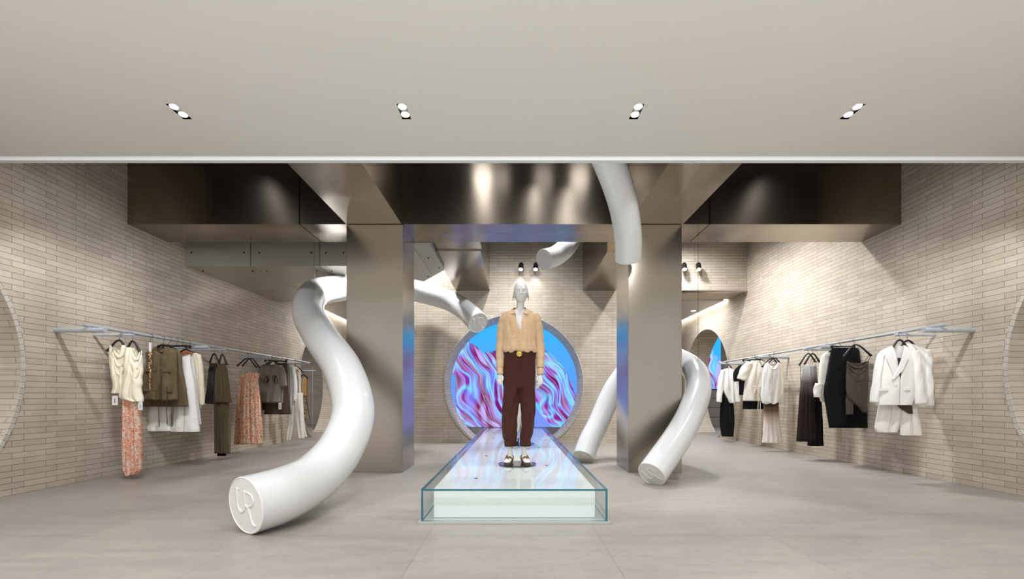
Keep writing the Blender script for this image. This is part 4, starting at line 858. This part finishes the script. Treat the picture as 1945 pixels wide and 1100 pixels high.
d = 9.95; garment('skirt', 'long black barrel skirt below the white shirt at the far end', 'skirt', d, C['black'], z([(380,115,200),(520,95,215),(620,85,232),(750,76,241),(850,80,240),(972,98,230)]), T=.07, folds=(5,.018), group=GR)

# ------------------------------------------------------------------ lighting
W = bpy.data.worlds.new('hall'); S.world = W; W.use_nodes = True
W.node_tree.nodes['Background'].inputs[0].default_value = (.985, .99, 1, 1); W.node_tree.nodes['Background'].inputs[1].default_value = .7
NEU = (.98, .99, 1.03)
# added unseen lamps: hall in front, then store fill besides the slot spots
for x in (-3.2, 0, 3.2): spot((x, .1, 4.6), (x, .9, 0), 420, 64, .6, .15, NEU)  # added spots, unseen, so bounce off the hall floor lifts the ceiling
for x in (-3.4, 0, 3.4): area((x, -.6, 4.6), 2.6, 1.6, 80, (x*.9, 2.6, 0), col=NEU)  # unseen soft panels added as front light
for sg in (-1, 1):
    spot((sg*3.46, 4.19, H1 - .03), (sg*WALL, 5.5, .4), 72, 90, .6, .03, NEU)
    spot((sg*3.0, 4.19, H1 - .03), (sg*WALL, 7.2, 1.1), 90, 66, .7, .03, NEU)
    for dd in (7.6, 9.0): spot((sg*2.9, dd, 4.3), (sg*4.3, dd + .4, 1.0), 190, 110, .8, .08, NEU)
    area((sg*4.0, 11.6, 3.0), 1.0, 1.8, 40, col=NEU); area((sg*7.4, 12.5, 3.0), 3, 4, 60, col=NEU); area((sg*7.4, 4, 3.0), 2.5, 4, 40, col=NEU)  # unseen area lights added to fill the rear and side rooms
for x in (-2.0, 2.0): spot((x, 7.0, 4.4), (x*.9, 9.8, 1.3), 260, 80, .8, .1, NEU)  # unseen pair added to brighten the back wall
spot((-2.2, 6.78, 2.74), (-4.5, 8.5, .8), 85, 92, .8, .05, NEU)  # added floating lamp hidden behind the column, brightens the deep left garments
spot((1.75, 4.19, H1 - .03), (1.22, 5.5, 2.5), 16, 48, .8, .04, NEU)  # added lamp that brightens the hanging tube
for x in (-.45, .3, .8): spot((x, 4.75, 4.25), (x*1.2, 5.4, 0), 70, 100, .8, .05, NEU)  # unseen spots added to light the platform and hanging tube
for x, wt in ((-.46, 5.5), (-.2, 1.0), (.42, 1.2), (.95, 3)):
    L = bpy.data.lights.new('streak_lamp', 'POINT'); L.energy = wt; L.shadow_soft_size = .14; L.color = NEU  # added point lights, unseen, that make the bright streaks on the beam
    o = bpy.data.objects.new('streak_lamp', L); COL.objects.link(o); o.location = (x, 4.75, 4.1)
for x in (-3.5, 3.5): spot((x, 5.0, 4.25), (x, 5.2, 0), 50, 110, .8, .08, NEU)
for x in (-1.7, .0, 1.1, 2.9): spot((x, 8.9 if x < -1 else 7.9, 4.5), (x, 8.2, 0), 320, 140, .8, .1, NEU)  # unseen store fill, leftmost one added for the dark tube tail
S.view_settings.view_transform = 'Standard'; S.view_settings.look = 'None'; S.view_settings.exposure = .24; S.view_settings.gamma = 1; S.view_settings.use_curve_mapping = False
S.cycles.use_denoising = True; S.cycles.max_bounces = 8; S.cycles.diffuse_bounces = 4; S.cycles.glossy_bounces = 5; S.cycles.transmission_bounces = 6
S.cycles.sample_clamp_indirect = 6; S.cycles.caustics_reflective = False; S.cycles.caustics_refractive = False
